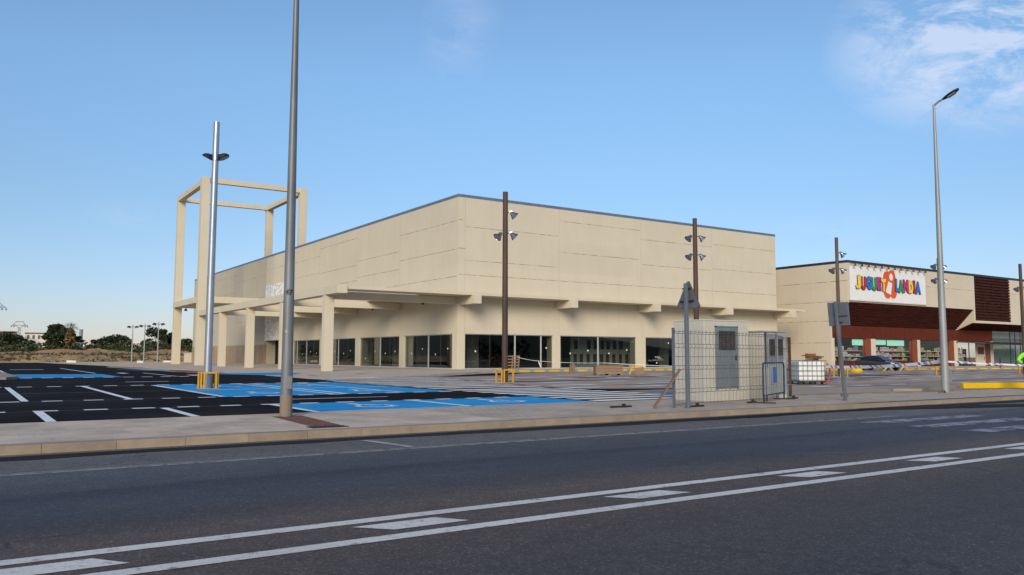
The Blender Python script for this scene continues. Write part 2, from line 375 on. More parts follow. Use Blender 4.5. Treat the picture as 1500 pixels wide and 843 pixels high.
# store
M['slat'] = simple('dark_red_timber_slats', (.085,.018,.010,1), (.030,.009,.007,1), 2, .85, stretch=(.35,1,5), spec=.12, lo=.42, hi=.58)
M['brown_panel'] = simple('red_brown_panel', (.125,.026,.012,1), (.085,.019,.010,1), 1.2, .8, stretch=(2,1,.6), spec=.15)
M['brown_pillar'] = simple('orange_brown_panel', (.24,.055,.02,1), (.19,.045,.018,1), 1.2, .5, stretch=(2,1,.6))
M['sign_white'] = simple('white_sign_board', (.78,.77,.74,1), (.73,.72,.69,1), .6, .6)
def flat(name, c, rough=.5): return simple(name, c, tuple(x*.93 for x in c[:3]), 3, rough)
M['l_yellow'] = flat('letter_yellow', (.80,.60,.05,1)); M['l_red'] = flat('letter_red', (.48,.02,.035,1)); M['l_blue'] = flat('letter_blue', (.02,.17,.50,1))
M['l_green'] = flat('letter_green', (.03,.27,.09,1)); M['l_magenta'] = flat('letter_magenta', (.50,.02,.17,1)); M['l_orange'] = flat('emblem_orange', (.68,.095,.02,1))
M['l_dark'] = flat('letter_outline', (.02,.03,.03,1)); M['poster_red'] = flat('dark_red_poster', (.17,.015,.02,1))
M['cream'] = wall_mat('cream_pillar', (.62,.55,.43,1))
M['teal'] = flat('pale_green_lit_panel', (.30,.62,.48,1))
_b = M['teal'].node_tree.nodes['Principled BSDF']; _b.inputs['Emission Color'].default_value = (.35,.75,.58,1); _b.inputs['Emission Strength'].default_value = .25
m, nt, b = new_mat('shop_ceiling_light'); b.inputs['Emission Color'].default_value = (1,.97,.9,1); b.inputs['Emission Strength'].default_value = 1.6; M['shop_light'] = m; M['greenish'] = simple('green_grey_partition', (.30,.37,.33,1), (.25,.31,.28,1), 1, .6)
# vehicle, clothing, plants
m, nt, b = new_mat('dark_car_paint'); b.inputs['Base Color'].default_value = (.018,.02,.018,1); b.inputs['Roughness'].default_value = .25; b.inputs['Coat Weight'].default_value = .6; M['car'] = m
M['rubber'] = simple('tyre_rubber', (.018,.018,.018,1), None, 6, .9); M['rim'] = simple('alloy_rim', (.42,.43,.44,1), None, 6, .35, .7)
M['headlight'] = simple('headlight', (.7,.72,.74,1), None, 6, .15); M['plate'] = simple('number_plate', (.75,.75,.72,1), None, 6, .5); M['tail'] = simple('tail_lamp', (.3,.02,.02,1), None, 6, .3)
m, nt, b = new_mat('hi_vis_lime'); b.inputs['Base Color'].default_value = (.30,.95,.03,1); b.inputs['Roughness'].default_value = .7; M['lime'] = m
M['navy'] = simple('navy_trousers', (.02,.025,.04,1), None, 5, .9); M['skin'] = simple('skin', (.45,.27,.18,1), None, 5, .6); M['hair'] = simple('dark_hair', (.02,.015,.01,1), None, 5, .8)
M['reflective'] = simple('reflective_band', (.6,.62,.62,1), None, 5, .3, .2)
def leaf(name, c):
    m, nt, b = new_mat(name); b.inputs['Roughness'].default_value = .7; b.inputs['Specular IOR Level'].default_value = .2
    g = nt.nodes.new('ShaderNodeNewGeometry')
    nt.links.new(ramp(nt, g.outputs['Random Per Island'], [(0, tuple(x*.55 for x in c)), (1, tuple(x*1.45 for x in c))]), b.inputs['Base Color']); return m
M['leaf_dark'] = leaf('dark_pine_foliage', (.030,.042,.018)); M['leaf_mid'] = leaf('olive_foliage', (.055,.065,.028)); M['leaf_scrub'] = leaf('dry_scrub', (.075,.075,.035)); M['frond'] = leaf('palm_frond', (.06,.065,.025))
M['dead_frond'] = leaf('dead_palm_frond', (.20,.13,.06)); M['bark'] = simple('bark', (.12,.08,.05,1), (.07,.05,.035,1), 3, .95, stretch=(1,1,.3))
M['far_white'] = simple('far_white_render', (.80,.74,.62,1), (.7,.64,.54,1), .3, .9); M['far_red'] = simple('far_brick', (.30,.15,.10,1), (.24,.13,.09,1), .3, .9); M['far_win'] = simple('far_window', (.14,.13,.13,1), None, 1, .4)
M['pylon'] = simple('pylon_steel', (.22,.25,.29,1), None, 1, .6, .3)

# ------------------------------------------------------------------ ground, road, pavements
LOT = -.012
mb = MB(); mb.poly([(-3000,-3000,-.30),(3000,-3000,-.30),(3000,3000,-.30),(-3000,3000,-.30)]); struct(mb.build('ground', M['earth']))
mb = MB(); mb.poly([(-400,-7,-.13),(600,-7,-.13),(600,13.86,-.13),(-400,13.86,-.13)]); road = struct(mb.build('road', M['road']))
mb = MB()   # fresh asphalt strip along the kerb, ragged edge
pts = []; x = -40
edge = []
while x < 120:
    edge.append((x, 13.08 + .10*math.sin(x*.37) + uni(-.08, .08))); x += .8
for (xa, ya), (xb, yb) in zip(edge, edge[1:]): mb.poly([(xa,ya,-.126),(xb,yb,-.126),(xb,13.60,-.126),(xa,13.60,-.126)])
# darker repair patch sweeping into the road on the right
patch = [(20.6,13.66),(20.2,13.2),(22.4,12.6),(26.5,11.55),(31,10.7),(36,10.2),(40,10.5),(36,11.1),(31.5,11.6),(28,12.3),(25,13.1),(24,13.66)]
mb.poly([(a,c,-.1215) for a, c in patch])
mb.build('gutter_strip', M['gutter'], road)
mb = MB()
for y in (6.66, 5.94): mb.poly([(-60,y,-.126),(120,y,-.126),(120,y+.17,-.126),(-60,y+.17,-.126)])
k = -7
while k < 26:      # slanted blocks between the two centre lines
    x0 = .40 + 2.72*k - .1
    mb.poly([(x0,6.27,-.126),(x0+.72,6.27,-.126),(x0+.52,6.55,-.126),(x0-.26,6.55,-.126)]); k += 1
mb.build('centre_line', M['road_white'], road)
mb = MB(); mb.poly([(-60,11.50,-.126),(19,11.50,-.126),(19,11.58,-.126),(-60,11.58,-.126)]); mb.poly([(-60,11.64,-.126),(19,11.64,-.126),(19,11.68,-.126),(-60,11.68,-.126)])
mb.poly([(5.62,13.05,-.122),(5.78,13.05,-.122),(6.0,11.7,-.122),(5.84,11.7,-.122)]); mb.poly([(-.4,13.05,-.122),(-.24,13.05,-.122),(-.05,11.7,-.122),(-.21,11.7,-.122)])
mb.build('edge_line', M['edge_white'], road)
mb = MB()
for k in range(12):
    y = 10.9 - 1.15*k
    mb.poly([(16.45+uni(-.1,.1),y-.5,-.126),(20.9,y-.5,-.126),(20.9,y,-.126),(16.35+uni(-.1,.1),y,-.126)])
mb.build('crossing_stripes', M['faded_white'], road)

mb = MB()
x = -40
while x < 120:
    dz = 0 if x < 21 else -.02
    mb.box(x+.002, x+.998, 13.86, 14.16, -.22, dz); x += 1
struct(mb.build('kerb', M['kerb'], bevel=.007))
mb = MB(); mb.poly([(-100,14.16,-.006),(9.4,14.16,-.006),(9.4,18.5,-.006),(-100,18.5,-.006)]); walk = struct(mb.build('sidewalk', M['sidewalk']))
mb = MB(); mb.poly([(9.4,14.16,-.006),(140,14.16,-.006),(140,17.3,-.006),(30,17.4,-.006),(23,18.3,-.006),(20.5,18.5,-.006),(9.4,18.5,-.006)]); mb.build('paved_strip', M['pavers'], walk)
mb = MB(); mb.poly([(5.55,17.6,-.002),(6.2,17.6,-.002),(5.98,14.75,-.002),(5.4,14.75,-.002)]); mb.build('red_tiles', M['brick_red'], walk)
g = MB()
g.box(5.28,5.98,14.38,14.72,-.05,.004)
for i in range(7): g.box(5.32+i*.09,5.36+i*.09,14.42,14.68,.0045,.012)
tag(g.build('drain_cover', M['iron'], origin=(5.63,14.55,0)), 'small dark rectangular drain cover beside the kerb at the tall lamp post', 'drain cover')

mb = MB()    # lot: old grey asphalt everywhere, fresh black asphalt on the left part
mb.poly([(-120,18.5,LOT-.006),(20.5,18.5,LOT-.006),(23,18.3,LOT-.006),(30,17.4,LOT-.006),(140,17.3,LOT-.006),(190,60.3,LOT-.006),(190,180,LOT-.006),(-120,165,LOT-.006)])
lot = struct(mb.build('car_park', M['old_asphalt']))
mb = MB(); mb.poly([(-120,18.5,LOT),(15.5,18.5,LOT),(19.9,18.5,LOT),(20.3,24.0,LOT),(26,24.4,LOT),(20.2,26.6,LOT),(15.9,27.2,LOT),(15.6,38.5,LOT),(16.3,43,LOT),(16.6,50,LOT),(16.5,63,LOT),(14.2,66,LOT),(13.5,80,LOT),(13,100,LOT),(18,130,LOT),(18,160,LOT),(-120,160,LOT)])
mb.build('fresh_asphalt', M['new_asphalt'], lot)
mb = MB()
for pts in ([(20.5,34.8),(26,34.9),(33,35.6),(27,35.9),(21,35.6)], [(24,29.2),(31,29.0),(44,30),(52,31.5),(44,31.2),(33,30.1)], [(30,40.2),(46,40.8),(60,40.9),(46,41.5),(33,41.2)], [(26,46),(30,47.2),(33,49.5),(36,52.5),(40,54.5),(34,53.6),(29,49.8),(25.6,47)],[(40,33),(56,34.4),(64,36),(52,35.4)], [(62,40),(80,41.2),(92,42.4),(78,42.3)],[(44,36.2),(58,37.2),(66,37.3),(52,37.8)]):
    mb.poly([(a,c,LOT-.002) for a, c in pts])
mb.build('asphalt_repair', M['new_asphalt'], lot)
P0, P1 = LOT+.004, LOT+.008
mb = MB(); mb.poly([(6.95,26.8,P0),(15.3,26.8,P0),(15.3,38.9,P0),(6.95,38.9,P0)]); mb.poly([(6.95,18.55,P0),(15.35,18.55,P0),(15.35,22.1,P0),(6.95,22.1,P0)]); mb.poly([(20.7,19.2,P0),(23.4,19.1,P0),(23.4,22.4,P0),(20.7,22.2,P0)])
mb.build('blue_bay', M['blue'], lot)
mb = MB(); mb.poly([(2.5,54.2,P0),(8.0,54.4,P0),(8.0,63.2,P0),(2.5,64.8,P0)]); mb.poly([(70.5,45,P0),(74.5,44.6,P0),(75.5,46.2,P0),(71,46.6,P0)]); mb.poly([(11.5,84,P0),(13.2,79,P0),(16.2,73,P0),(16.0,71,P0),(12.5,78,P0)])
mb.build('far_blue_bay', M['blue_far'], lot)
mb = MB()
def q(x0, x1, y0, y1, z=P1): mb.poly([(x0,y0,z),(x1,y0,z),(x1,y1,z),(x0,y1,z)])
x = -60.1
while x < 15.1:     # dashed fronts of the bays
    q(x, x+.52, 21.95, 22.26)
    q(x+.5, x+1.02, 26.62, 26.93)
    q(x+.45, x+.98, 38.75, 39.2)
    if x < 11: q(x+.2, x+.8, 53.6, 54.25)
    x += 1.06
xs = [1.48 + 2.72*i for i in range(-14, 3)] + [11.1]
for x in xs:
    q(x-.095, x+.095, 18.52, 21.95); q(x-.095, x+.095, 26.93, 38.75)
    if x < 2 or x > 9: q(x-.08, x+.08, 54.25, 66)
q(10.5, 10.65, 26.88, 38.85); q(13.2,13.35,26.88,38.85); q(6.95, 15.3, 32.3, 32.45); q(7.05,15.35,18.53,18.62)
for x in (7.9, 2.5, -3): q(x-.09, x+.09, 66, 92)
mb.poly([(14.0,92,P1),(14.25,92,P1),(15.5,70,P1),(15.2,70,P1)])
q(6.6, 8.6, 43.8, 44.1); q(8.1,11.4,24.25,24.4); q(9.4,9.9,64.4,67); q(3.4,6,85,86); q(12.4,13.1,56,58)
# bay fronts on the older asphalt at the right
for yy, xa, xb, st in ((27.0, 21, 62, 3.6), (29.6, 22, 70, 5.2), (33.0, 24, 80, 3.8), (38.5, 24, 84, 4.4), (41.5, 28, 84, 5.6), (45, 34, 90, 4.2), (22.6, 28, 60, 3.0)):
    x = xa
    while x < xb:
        q(x, x+st*.5, yy, yy+.012*yy**1.15); x += st
for x in range(30, 70, 5): q(x, x+.18, 27.3, 33); q(x+1, x+1.18, 38.8, 43.5)
mb.build('bay_line', M['lot_white'], lot)
mb = MB(); q(-60, 6.9, 32.33, 32.43); q(-60, 6.9, 22.04,22.09, P0+.001); q(-60,6.9,26.78,26.83,P0+.001); q(-60, 6.9, 38.93, 39.0, P0+.001); mb.build('thin_line', M['thin_white'], lot)
mb = MB()      # wheelchair marks
def wheelchair(cx, cy, s):
    def arc(r0, r1, a0, a1, ox, oy, n=14):
        for i in range(n):
            a, c = R(a0+(a1-a0)*i/n), R(a0+(a1-a0)*(i+1)/n)
            mb.poly([(cx+s*(ox+r0*math.cos(a)),cy+s*(oy+r0*math.sin(a)),P1),(cx+s*(ox+r1*math.cos(a)),cy+s*(oy+r1*math.sin(a)),P1),(cx+s*(ox+r1*math.cos(c)),cy+s*(oy+r1*math.sin(c)),P1),(cx+s*(ox+r0*math.cos(c)),cy+s*(oy+r0*math.sin(c)),P1)])
    def seg(x0, y0, x1, y1, w):
        d = Vector((x1-x0, y1-y0)); n = Vector((-d.y, d.x)).normalized()*w/2
        mb.poly([(cx+s*(x0+n.x),cy+s*(y0+n.y),P1),(cx+s*(x1+n.x),cy+s*(y1+n.y),P1),(cx+s*(x1-n.x),cy+s*(y1-n.y),P1),(cx+s*(x0-n.x),cy+s*(y0-n.y),P1)])
    arc(.0, .11, 0, 360, -.1, .62); seg(-.1,.47,-.06,.02,.12); seg(-.0,.25,.22,.22,.09); seg(.0,.0,.3,-.02,.11); seg(.3,.02,.42,-.38,.11); arc(.3,.4,100,350,.02,-.22)
for cx, cy in ((9.0,20.3),(13.2,20.4),(12.7,29.2),(8.8,29.2),(12.3,35.6),(9.2,35.6)): wheelchair(cx, cy, 1.35)
mb.build('wheelchair_mark', M['lot_white'], lot)
mb = MB(); mb.poly([(15.4,27.2,P0),(20.6,26.8,P0),(24.6,45.8,P0),(21,45,P0),(16.5,44.5,P0)]); mb.build('crossing_bed', M['crossing_bed'], lot)
mb = MB(); y = 18.75       # pedestrian crossing through the lot: long stripes
while y < 27: q(15.55, 20.45, y, y+.55); y += 1.06
mb.build('crossing_near', M['zebra_white'], lot)
mb = MB(); y = 27.3
while y < 45:
    w = uni(.5,.95); q(15.7 + max(0,(y-38))*.15 + uni(-.2,.2), 20.4 + (y-27)*.22 + uni(-.3,.3), y, y+w); y += w+uni(.6,1.1)
mb.build('crossing_far', M['zebra_old'], lot)
mb = MB(); mb.poly([(13.8,63.5,P1),(16.3,64.2,P1),(20.4,66,P1),(21.4,75,P1),(17.8,75,P1),(15,77,P1)]); mb.build('red_walkway', M['red_paint'], lot)
mb = MB(); x = 23.3
while x < 44:
    y = 18.1 - (x-23.3)*.11 if x < 30 else 17.45
    mb.poly([(x,y-.16,P1),(x+.9,y-.24,P1),(x+.9,y+.02,P1),(x,y+.1,P1)]); x += 1.35
mb.build('yellow_dash', M['yellow_faded'], lot)

# forecourt round the shells: gentle ramp up to the building
def fz(x, y):
    return .004 + .126*max(0, min(1, (x-17.5)/18.5))
mb = MB()
out = [(15.6,92),(16.2,75),(16.6,62),(16.7,50),(16.3,45.2),(20.9,46.0),(25.8,48.6),(33.6,54.6),(38.0,57.0)]
inn = [(36.4,120),(36.4,92),(36.4,80),(36.4,70),(36.4,63.5),(36.41,63.4),(36.42,63.38),(36.43,63.36),(38.0,63.35)]
for i in range(len(out)-1):
    for t in range(8):
        def lp(j, u): return (out[j][0]+(inn[j][0]-out[j][0])*u, out[j][1]+(inn[j][1]-out[j][1])*u)
        a, b2, c, d = lp(i, t/8), lp(i+1, t/8), lp(i+1, (t+1)/8), lp(i, (t+1)/8)
        mb.poly([(p[0], p[1], fz(*p)) for p in (a, b2, c, d)])
    a, b2 = out[i], out[i+1]
    mb.poly([(a[0],a[1],-.1),(b2[0],b2[1],-.1),(b2[0],b2[1],fz(*b2)),(a[0],a[1],fz(*a))])
mb.poly([(15.6,92,.004),(36.4,120,.13),(36.4,167,.13),(10,167,.004)])
mb.poly([(38.0,57.12,.13),(82,57.12,.13),(82,63.35,.13),(38,63.35,.13)])
mb.poly([(84,50.0,.10),(104,46.0,.10),(150,46.0,.10),(150,60.36,.10),(84,60.36,.10)])
mb.poly([(68,50.5,.10),(84,50.0,.10),(84,63.3,.10),(82.02,63.3,.10),(82.02,57.1,.10),(68,57.1,.10)])
bmesh.ops.remove_doubles(mb.bm, verts=mb.bm.verts[:], dist=.002)
fore = struct(mb.build('forecourt', M['forecourt']))
mb = MB(); mb.box(36.6,68,56.97,57.12,-.05,.135); mb.box(68.0,84,50.3,50.48,-.05,.105); mb.bar((84,50.2,.02),(104,45.95,.02),.16,.17); mb.box(104,150,45.8,46,-.05,.105)
mb.build('forecourt_kerb', M['kerb_grey'], fore)
mb = MB(); x = 37.2
while x < 67: mb.box(x, x+1.05, 56.955, 57.13, -.04, .142); x += 1.55
x = 69
while x < 84: mb.box(x, x+1.2, 50.285, 50.5, -.04, .113); x += 1.6
for i in range(11):
    t0, t1 = i/11+.008, (i+.8)/11
    mb.bar((84+20*t0,50.2-4.25*t0,.03),(84+20*t1,50.2-4.25*t1,.03),.19,.18)
x = 104.2
while x < 112: mb.box(x, x+1.2, 45.785, 46.02, -.04, .113); x += 1.6
mb.build('yellow_kerb_paint', M['yellow_paint'], fore)
mb = MB()
for cx, cy in ((19.2,52.5),(23,53.5)): mb.lathe((cx,cy,fz(cx,cy)+.003),(0,0,1),[(0,.36),(.006,.36)],16)
mb.build('manhole', M['iron'], fore)
mb = MB(); mb.poly([(13.8,62,.010),(15.2,57.5,.010),(17,53.6,.010),(18.2,54,.012),(20.6,58.6,.033),(20,62,.032),(17,61.5,.014)]) ; mb.build('blue_ramp', M['blue_far'], fore)
mb = MB(); mb.prism([(-6,51.5,-.05),(1.9,51.3,-.05),(2.5,52.6,-.05),(2.3,66,-.05),(-6,66,-.05)], (0,0,.17)); mb.box(-6,1.2,56,64,.12,.16); struct(mb.build('traffic_island', M['kerb_grey']))
mb = MB(); mb.prism([(30.2,18.5,-.05),(33.6,20.4,-.05),(38.5,22.4,-.05),(39.6,21.6,-.05),(36.5,19.2,-.05),(31.2,17.9,-.05)], (0,0,.13)); struct(mb.build('kerb_island', M['kerb'], bevel=.02))

# ------------------------------------------------------------------ land beyond
mb = MB()
def strip(prof, x0, x1, n, yf, jit, mbx):
    rows = []
    for i in range(n+1):
        x = x0+(x1-x0)*i/n
        rows.append([mbx.bm.verts.new((x, yf(x)+dy+uni(-jit,jit)*.5, z+ (uni(-jit,jit) if 0 < k < len(prof)-1 else 0))) for k, (dy, z) in enumerate(prof)])
    for a, b2 in zip(rows, rows[1:]):
        for k in range(len(prof)-1): mbx.bm.faces.new((a[k], b2[k], b2[k+1], a[k+1]))
strip([(0,-.3),(.8,.35),(1.8,.9),(2.6,1.25),(6,1.2)], -160, 70, 190, lambda x: 166+.06*x+.4*math.sin(x*.3), .12, mb)
struct(mb.build('earth_bank', M['bank']))
mb = MB(); mb.poly([(-900,171,1.15),(600,171,1.15),(600,900,1.5),(-900,900,1.5)]); mb.poly([(-900,171,-.31),(600,171,-.31),(600,171,1.15),(-900,171,1.15)])
struct(mb.build('field', M['earth']))
def brg(b, d): return (d*math.cos(R(b)), d*math.sin(R(b)))
for i, (b, d, rx, ry, h) in enumerate(((85.0,195,13,5,1.5),(83.1,200,11,5,1.7),(81.7,192,7,4,1.15),(79.2,190,9,4,1.5),(87.4,190,9,4,1.0),(84.0,188,6,3,.8),(78.2,190,6,4,1.3))):
    m2 = MB(); cx, cy = brg(b, d)
    n = 22; rows = []
    for j in range(8):
        t = j/7
        rows.append([m2.bm.verts.new((cx+rx*(1-t)*math.cos(2*math.pi*k/n)*uni(.85,1.1), cy+ry*(1-t)*math.sin(2*math.pi*k/n)*uni(.85,1.1), 1.0+h*(t**.75)*uni(.85,1.12))) for k in range(n)])
    for a, c in zip(rows, rows[1:]):
        for k in range(n): m2.bm.faces.new((a[k],a[(k+1)%n],c[(k+1)%n],c[k]))
    struct(m2.build('earth_mound', M['orange_earth'], smooth=False))
# scrubby hills that close the view on the other sides (they show in the panes)
mb = MB(); rows = []
for i in range(90):
    a = R(96 + 318*0.82*i/89)
    d = 700; hh = 22 + 20*math.sin(i*.21) + 11*math.sin(i*.53+1) + uni(-2, 2)
    rows.append([mb.bm.verts.new(((d+o)*math.cos(a),(d+o)*math.sin(a),max(z,-.5))) for o, z in ((0,-1),(120,hh*.45),(260,hh*.85),(420,hh),(600,-1))])
for a, c in zip(rows, rows[1:]):
    for k in range(4): mb.bm.faces.new((a[k],c[k],c[k+1],a[k+1]))
struct(mb.build('hills', M['hill'], smooth=True))

# plants ---------------------------------------------------------------
def leaves(mb, c, r, n, s, rng=None, flat=.0):
    c = Vector(c)
    for _ in range(n):
        d = Vector((random.gauss(0,1),random.gauss(0,1),random.gauss(0,1))).normalized()
        rr = uni(.55, 1.0)**.5
        p = c + Vector((d.x*r[0]*rr, d.y*r[1]*rr, d.z*r[2]*rr))
        qn = Quaternion((random.gauss(0,1),random.gauss(0,1),random.gauss(0,1),random.gauss(0,1))).normalized()
        a = qn @ Vector((s*uni(.6,1.3),0,0)); b2 = qn @ Vector((0,s*uni(.5,1.0),0))
        v = [mb.bm.verts.new(p+t) for t in (-a, b2*.8, a, -b2*.8)]
        mb.bm.faces.new(v)
def tree(name, label, b, d, w, h, mat, clumps, leaf_n, ls, cat='tree', group=None, umbrella=.5, trunk_h=None, base=1.1):
    x, y = brg(b, d)
    t = thing(name, label, cat, (x, y, base), group)
    tr = MB(); th = trunk_h or h*.45
    tr.tube([(x,y,base-.3),(x+uni(-.1,.1)*w,y,base+th*.5),(x+uni(-.1,.1)*w,y,base+th)], [h*.035,h*.026,h*.016], 8)
    cr = MB()
    for i in range(clumps):
        a = uni(0, 2*math.pi); rr = uni(.15,1)**.6
        zz = uni(0,1)
        rad = (1-abs(zz-.45)*1.1)
        p = (x+math.cos(a)*rr*rad*w*.42, y+math.sin(a)*rr*rad*w*.42, base+h*(umbrella + (1-umbrella)*zz)*.93)
        k = uni(.10,.19)*w
        leaves(cr, p, (k, k, k*.62), leaf_n, ls)
        if i % 2 == 0: tr.tube([(x,y,base+th*uni(.5,.95)), ((x+p[0])/2,(y+p[1])/2,(base+th+p[2])/2+.1), p], [h*.012,h*.008,h*.003], 5)
    tr.build('trunk', M['bark'], t); cr.build('crown', M[mat], t, norm=False)
    return t
G = 'trees on the field beyond the car park'
TREES = [
 ('pine_tree','low broad dark pine at the far left edge below the red house',87.95,235,9.5,5.4,'leaf_dark',26,90,.34,.12),
 ('pine_tree','tallest round dark pine on the left, left of the palm',85.2,230,8.6,7.6,'leaf_dark',44,110,.34,.10),
 ('carob_tree','narrow dark tree tight against the right of the palm',84.2,232,3.4,5.2,'leaf_dark',16,80,.32,.08),
 ('carob_tree','small low tree between the electricity pylon and the white block',86.75,228,4.2,3.6,'leaf_mid',14,80,.3,.05),
 ('pine_tree','small flat pine to the right of the slim chimney',83.1,238,6.4,4.5,'leaf_dark',18,90,.34,.15),
 ('pine_tree','wide flat-topped dark pine left of the three far lamp posts',82.05,236,10.5,5.0,'leaf_dark',30,100,.34,.15),
 ('pine_tree','loose tall pine behind the three far lamp posts',79.72,226,7.6,7.2,'leaf_dark',30,80,.34,.16),
 ('pine_tree','dark tree seen just left of the outer frame column',78.8,228,6.0,6.4,'leaf_dark',28,90,.34,.08),
 ('carob_tree','lower olive green tree seen between the two frame columns',77.9,226,6.5,4.4,'leaf_mid',24,90,.34,.05),
]
for nm_, lb, b, d, w, h, mt, cl, ln, ls, um in TREES: tree(nm_, lb, b, d, w, h, mt, cl, ln, ls, group=G, umbrella=um)
# palm
x, y = brg(84.62, 222); t = thing('palm_tree', 'single fan palm with a skirt of dead fronds among the dark pines', 'tree', (x,y,1.1), G)
mb = MB(); mb.tube([(x,y,.8),(x+.1,y,3.5),(x,y,6.9)], [.62,.5,.42], 10); mb.build('trunk', M['bark'], t)
mb = MB(); leaves(mb, (x,y,5.4), (1.15,1.15,2.2), 420, .38); mb.build('dead_frond_skirt', M['dead_frond'], t, norm=False)
mb = MB()
for i in range(42):
    a = uni(0,2*math.pi); el = uni(-.5,1.1); L = uni(1.9,2.8)
    d = Vector((math.cos(a)*math.cos(el),math.sin(a)*math.cos(el),math.sin(el)))
    p0 = Vector((x,y,7.2)); p1 = p0+d*L*.6; 
    sd = d.cross(Vector((0,0,1))).normalized()
    mb.poly([p0-sd*.05,p0+sd*.05,p1+sd*.06,p1-sd*.06])
    for k in range(9):
        f = -1+2*k/8; tip = p1+ (d*(1-.5*abs(f))+sd*f*.9+Vector((0,0,-.25*abs(f)-.12))).normalized()*L*.5
        mb.poly([p1-sd*.03, p1+sd*.03+d*.04, tip])
mb.build('fronds', M['frond'], t, norm=False)
mb = MB()
b = 90.5
while b > 76.6:
    d = uni(205, 250); x, y = brg(b, d); hh = uni(1.0, 2.5)*(1.25 if 77 < b < 84 else 1)
    leaves(mb, (x,y,1.2+hh*.55), (uni(1.4,2.8),1.5,hh*.75), 55, .36); b -= .085
o = mb.build('scrub', M['leaf_mid'], norm=False); tag(o, 'olive scrub along the field below the trees', 'scrub', kind='stuff')
mb = MB(); b = 90.5
for i in range(420):
    x = uni(-6, 52); y = 166.4+.06*x+.4*math.sin(x*.3)+uni(0,2.4); leaves(mb, (x,y,max(.1,(y-166-.06*x)*.45)), (uni(.2,.6),.3,uni(.12,.3)), 10, .16)
while b > 77:
    x, y = brg(b, uni(180,200)); leaves(mb, (x,y,1.25+uni(0,.25)), (uni(.8,2.0),1,uni(.25,.55)), 26, .25); b -= .12
o = mb.build('dry_brush', M['leaf_scrub'], norm=False); tag(o, 'dry tufts of brush on the orange earth', 'brush', kind='stuff')
# dry tufts on the bank
# woods out of frame that the panes mirror
mb = MB()
for i in range(150):
    a = uni(150, 330); d = uni(130, 190); x, y = brg(a, d)
    if y > -40 and x > 20: continue
    hh = uni(3, 7); leaves(mb, (x,y,hh*.5), (uni(3,6),uni(3,6),hh*.55), 60, .9)
o = mb.build('distant_wood', M['leaf_dark'], norm=False); tag(o, 'dark wood across the road mirrored in the panes', 'wood', kind='stuff')

# far buildings, pylons, lamp posts, blocks ------------------------------
def far_block(label, b, d, w, dep, h, mat, floors, cols, roof=None, base=1.2, group=None):
    x, y = brg(b, d); t = thing('apartment_block', label, 'building', (x,y,base), group)
    th = R(b-90)
    ax = Vector((math.cos(th), math.sin(th), 0)); ay = Vector((-math.sin(th), math.cos(th), 0)); az = Vector((0,0,1))
    c = Vector((x,y,base))
    mb = MB(); mb.obox(c+az*h/2, ax, ay, az, w/2, dep/2, h/2); mb.build('wall', M[mat], t)
    mb = MB(); mb.obox(c+az*(h+.25), ax, ay, az, w/2+.3, dep/2+.3, .25); mb.build('roof', M[roof or 'far_win'], t)
    for i in range(cols):
        for j in range(floors):
            p = c + ax*(-w/2+w*(i+.5)/cols) - ay*(dep/2+.0) + az*(h*(j+.55)/floors)
            mb = MB(); mb.obox(p, ax, ay, az, w/cols*.22, .12, h/floors*.26); mb.build('window', M['far_win'], t)
    return t
GB = 'buildings beyond the trees'
far_block('white apartment block with a dark flat roof behind the trees', 86.3, 430, 10.5, 9, 9.6, 'far_white', 3, 5, group=GB)
far_block('reddish brick house at the far left edge behind the trees', 88.1, 420, 9, 10, 9.8, 'far_red', 3, 3, 'far_red', group=GB)
far_block('small pale house glimpsed by the three far lamp posts', 80.75, 420, 9, 8, 5.6, 'far_white', 2, 4, 'far_white', group=GB)
x, y = brg(84.05, 420); mb = MB(); mb.tube([(x,y,0),(x,y,12.5)],[.9,.7],10); mb.tube([(x,y,12.5),(x,y,12.9)],[.85,.85],10)
tag(mb.build('chimney_stack', M['pylon'], origin=(x,y,0)), 'slim grey chimney stack behind the trees right of the palm', 'chimney')
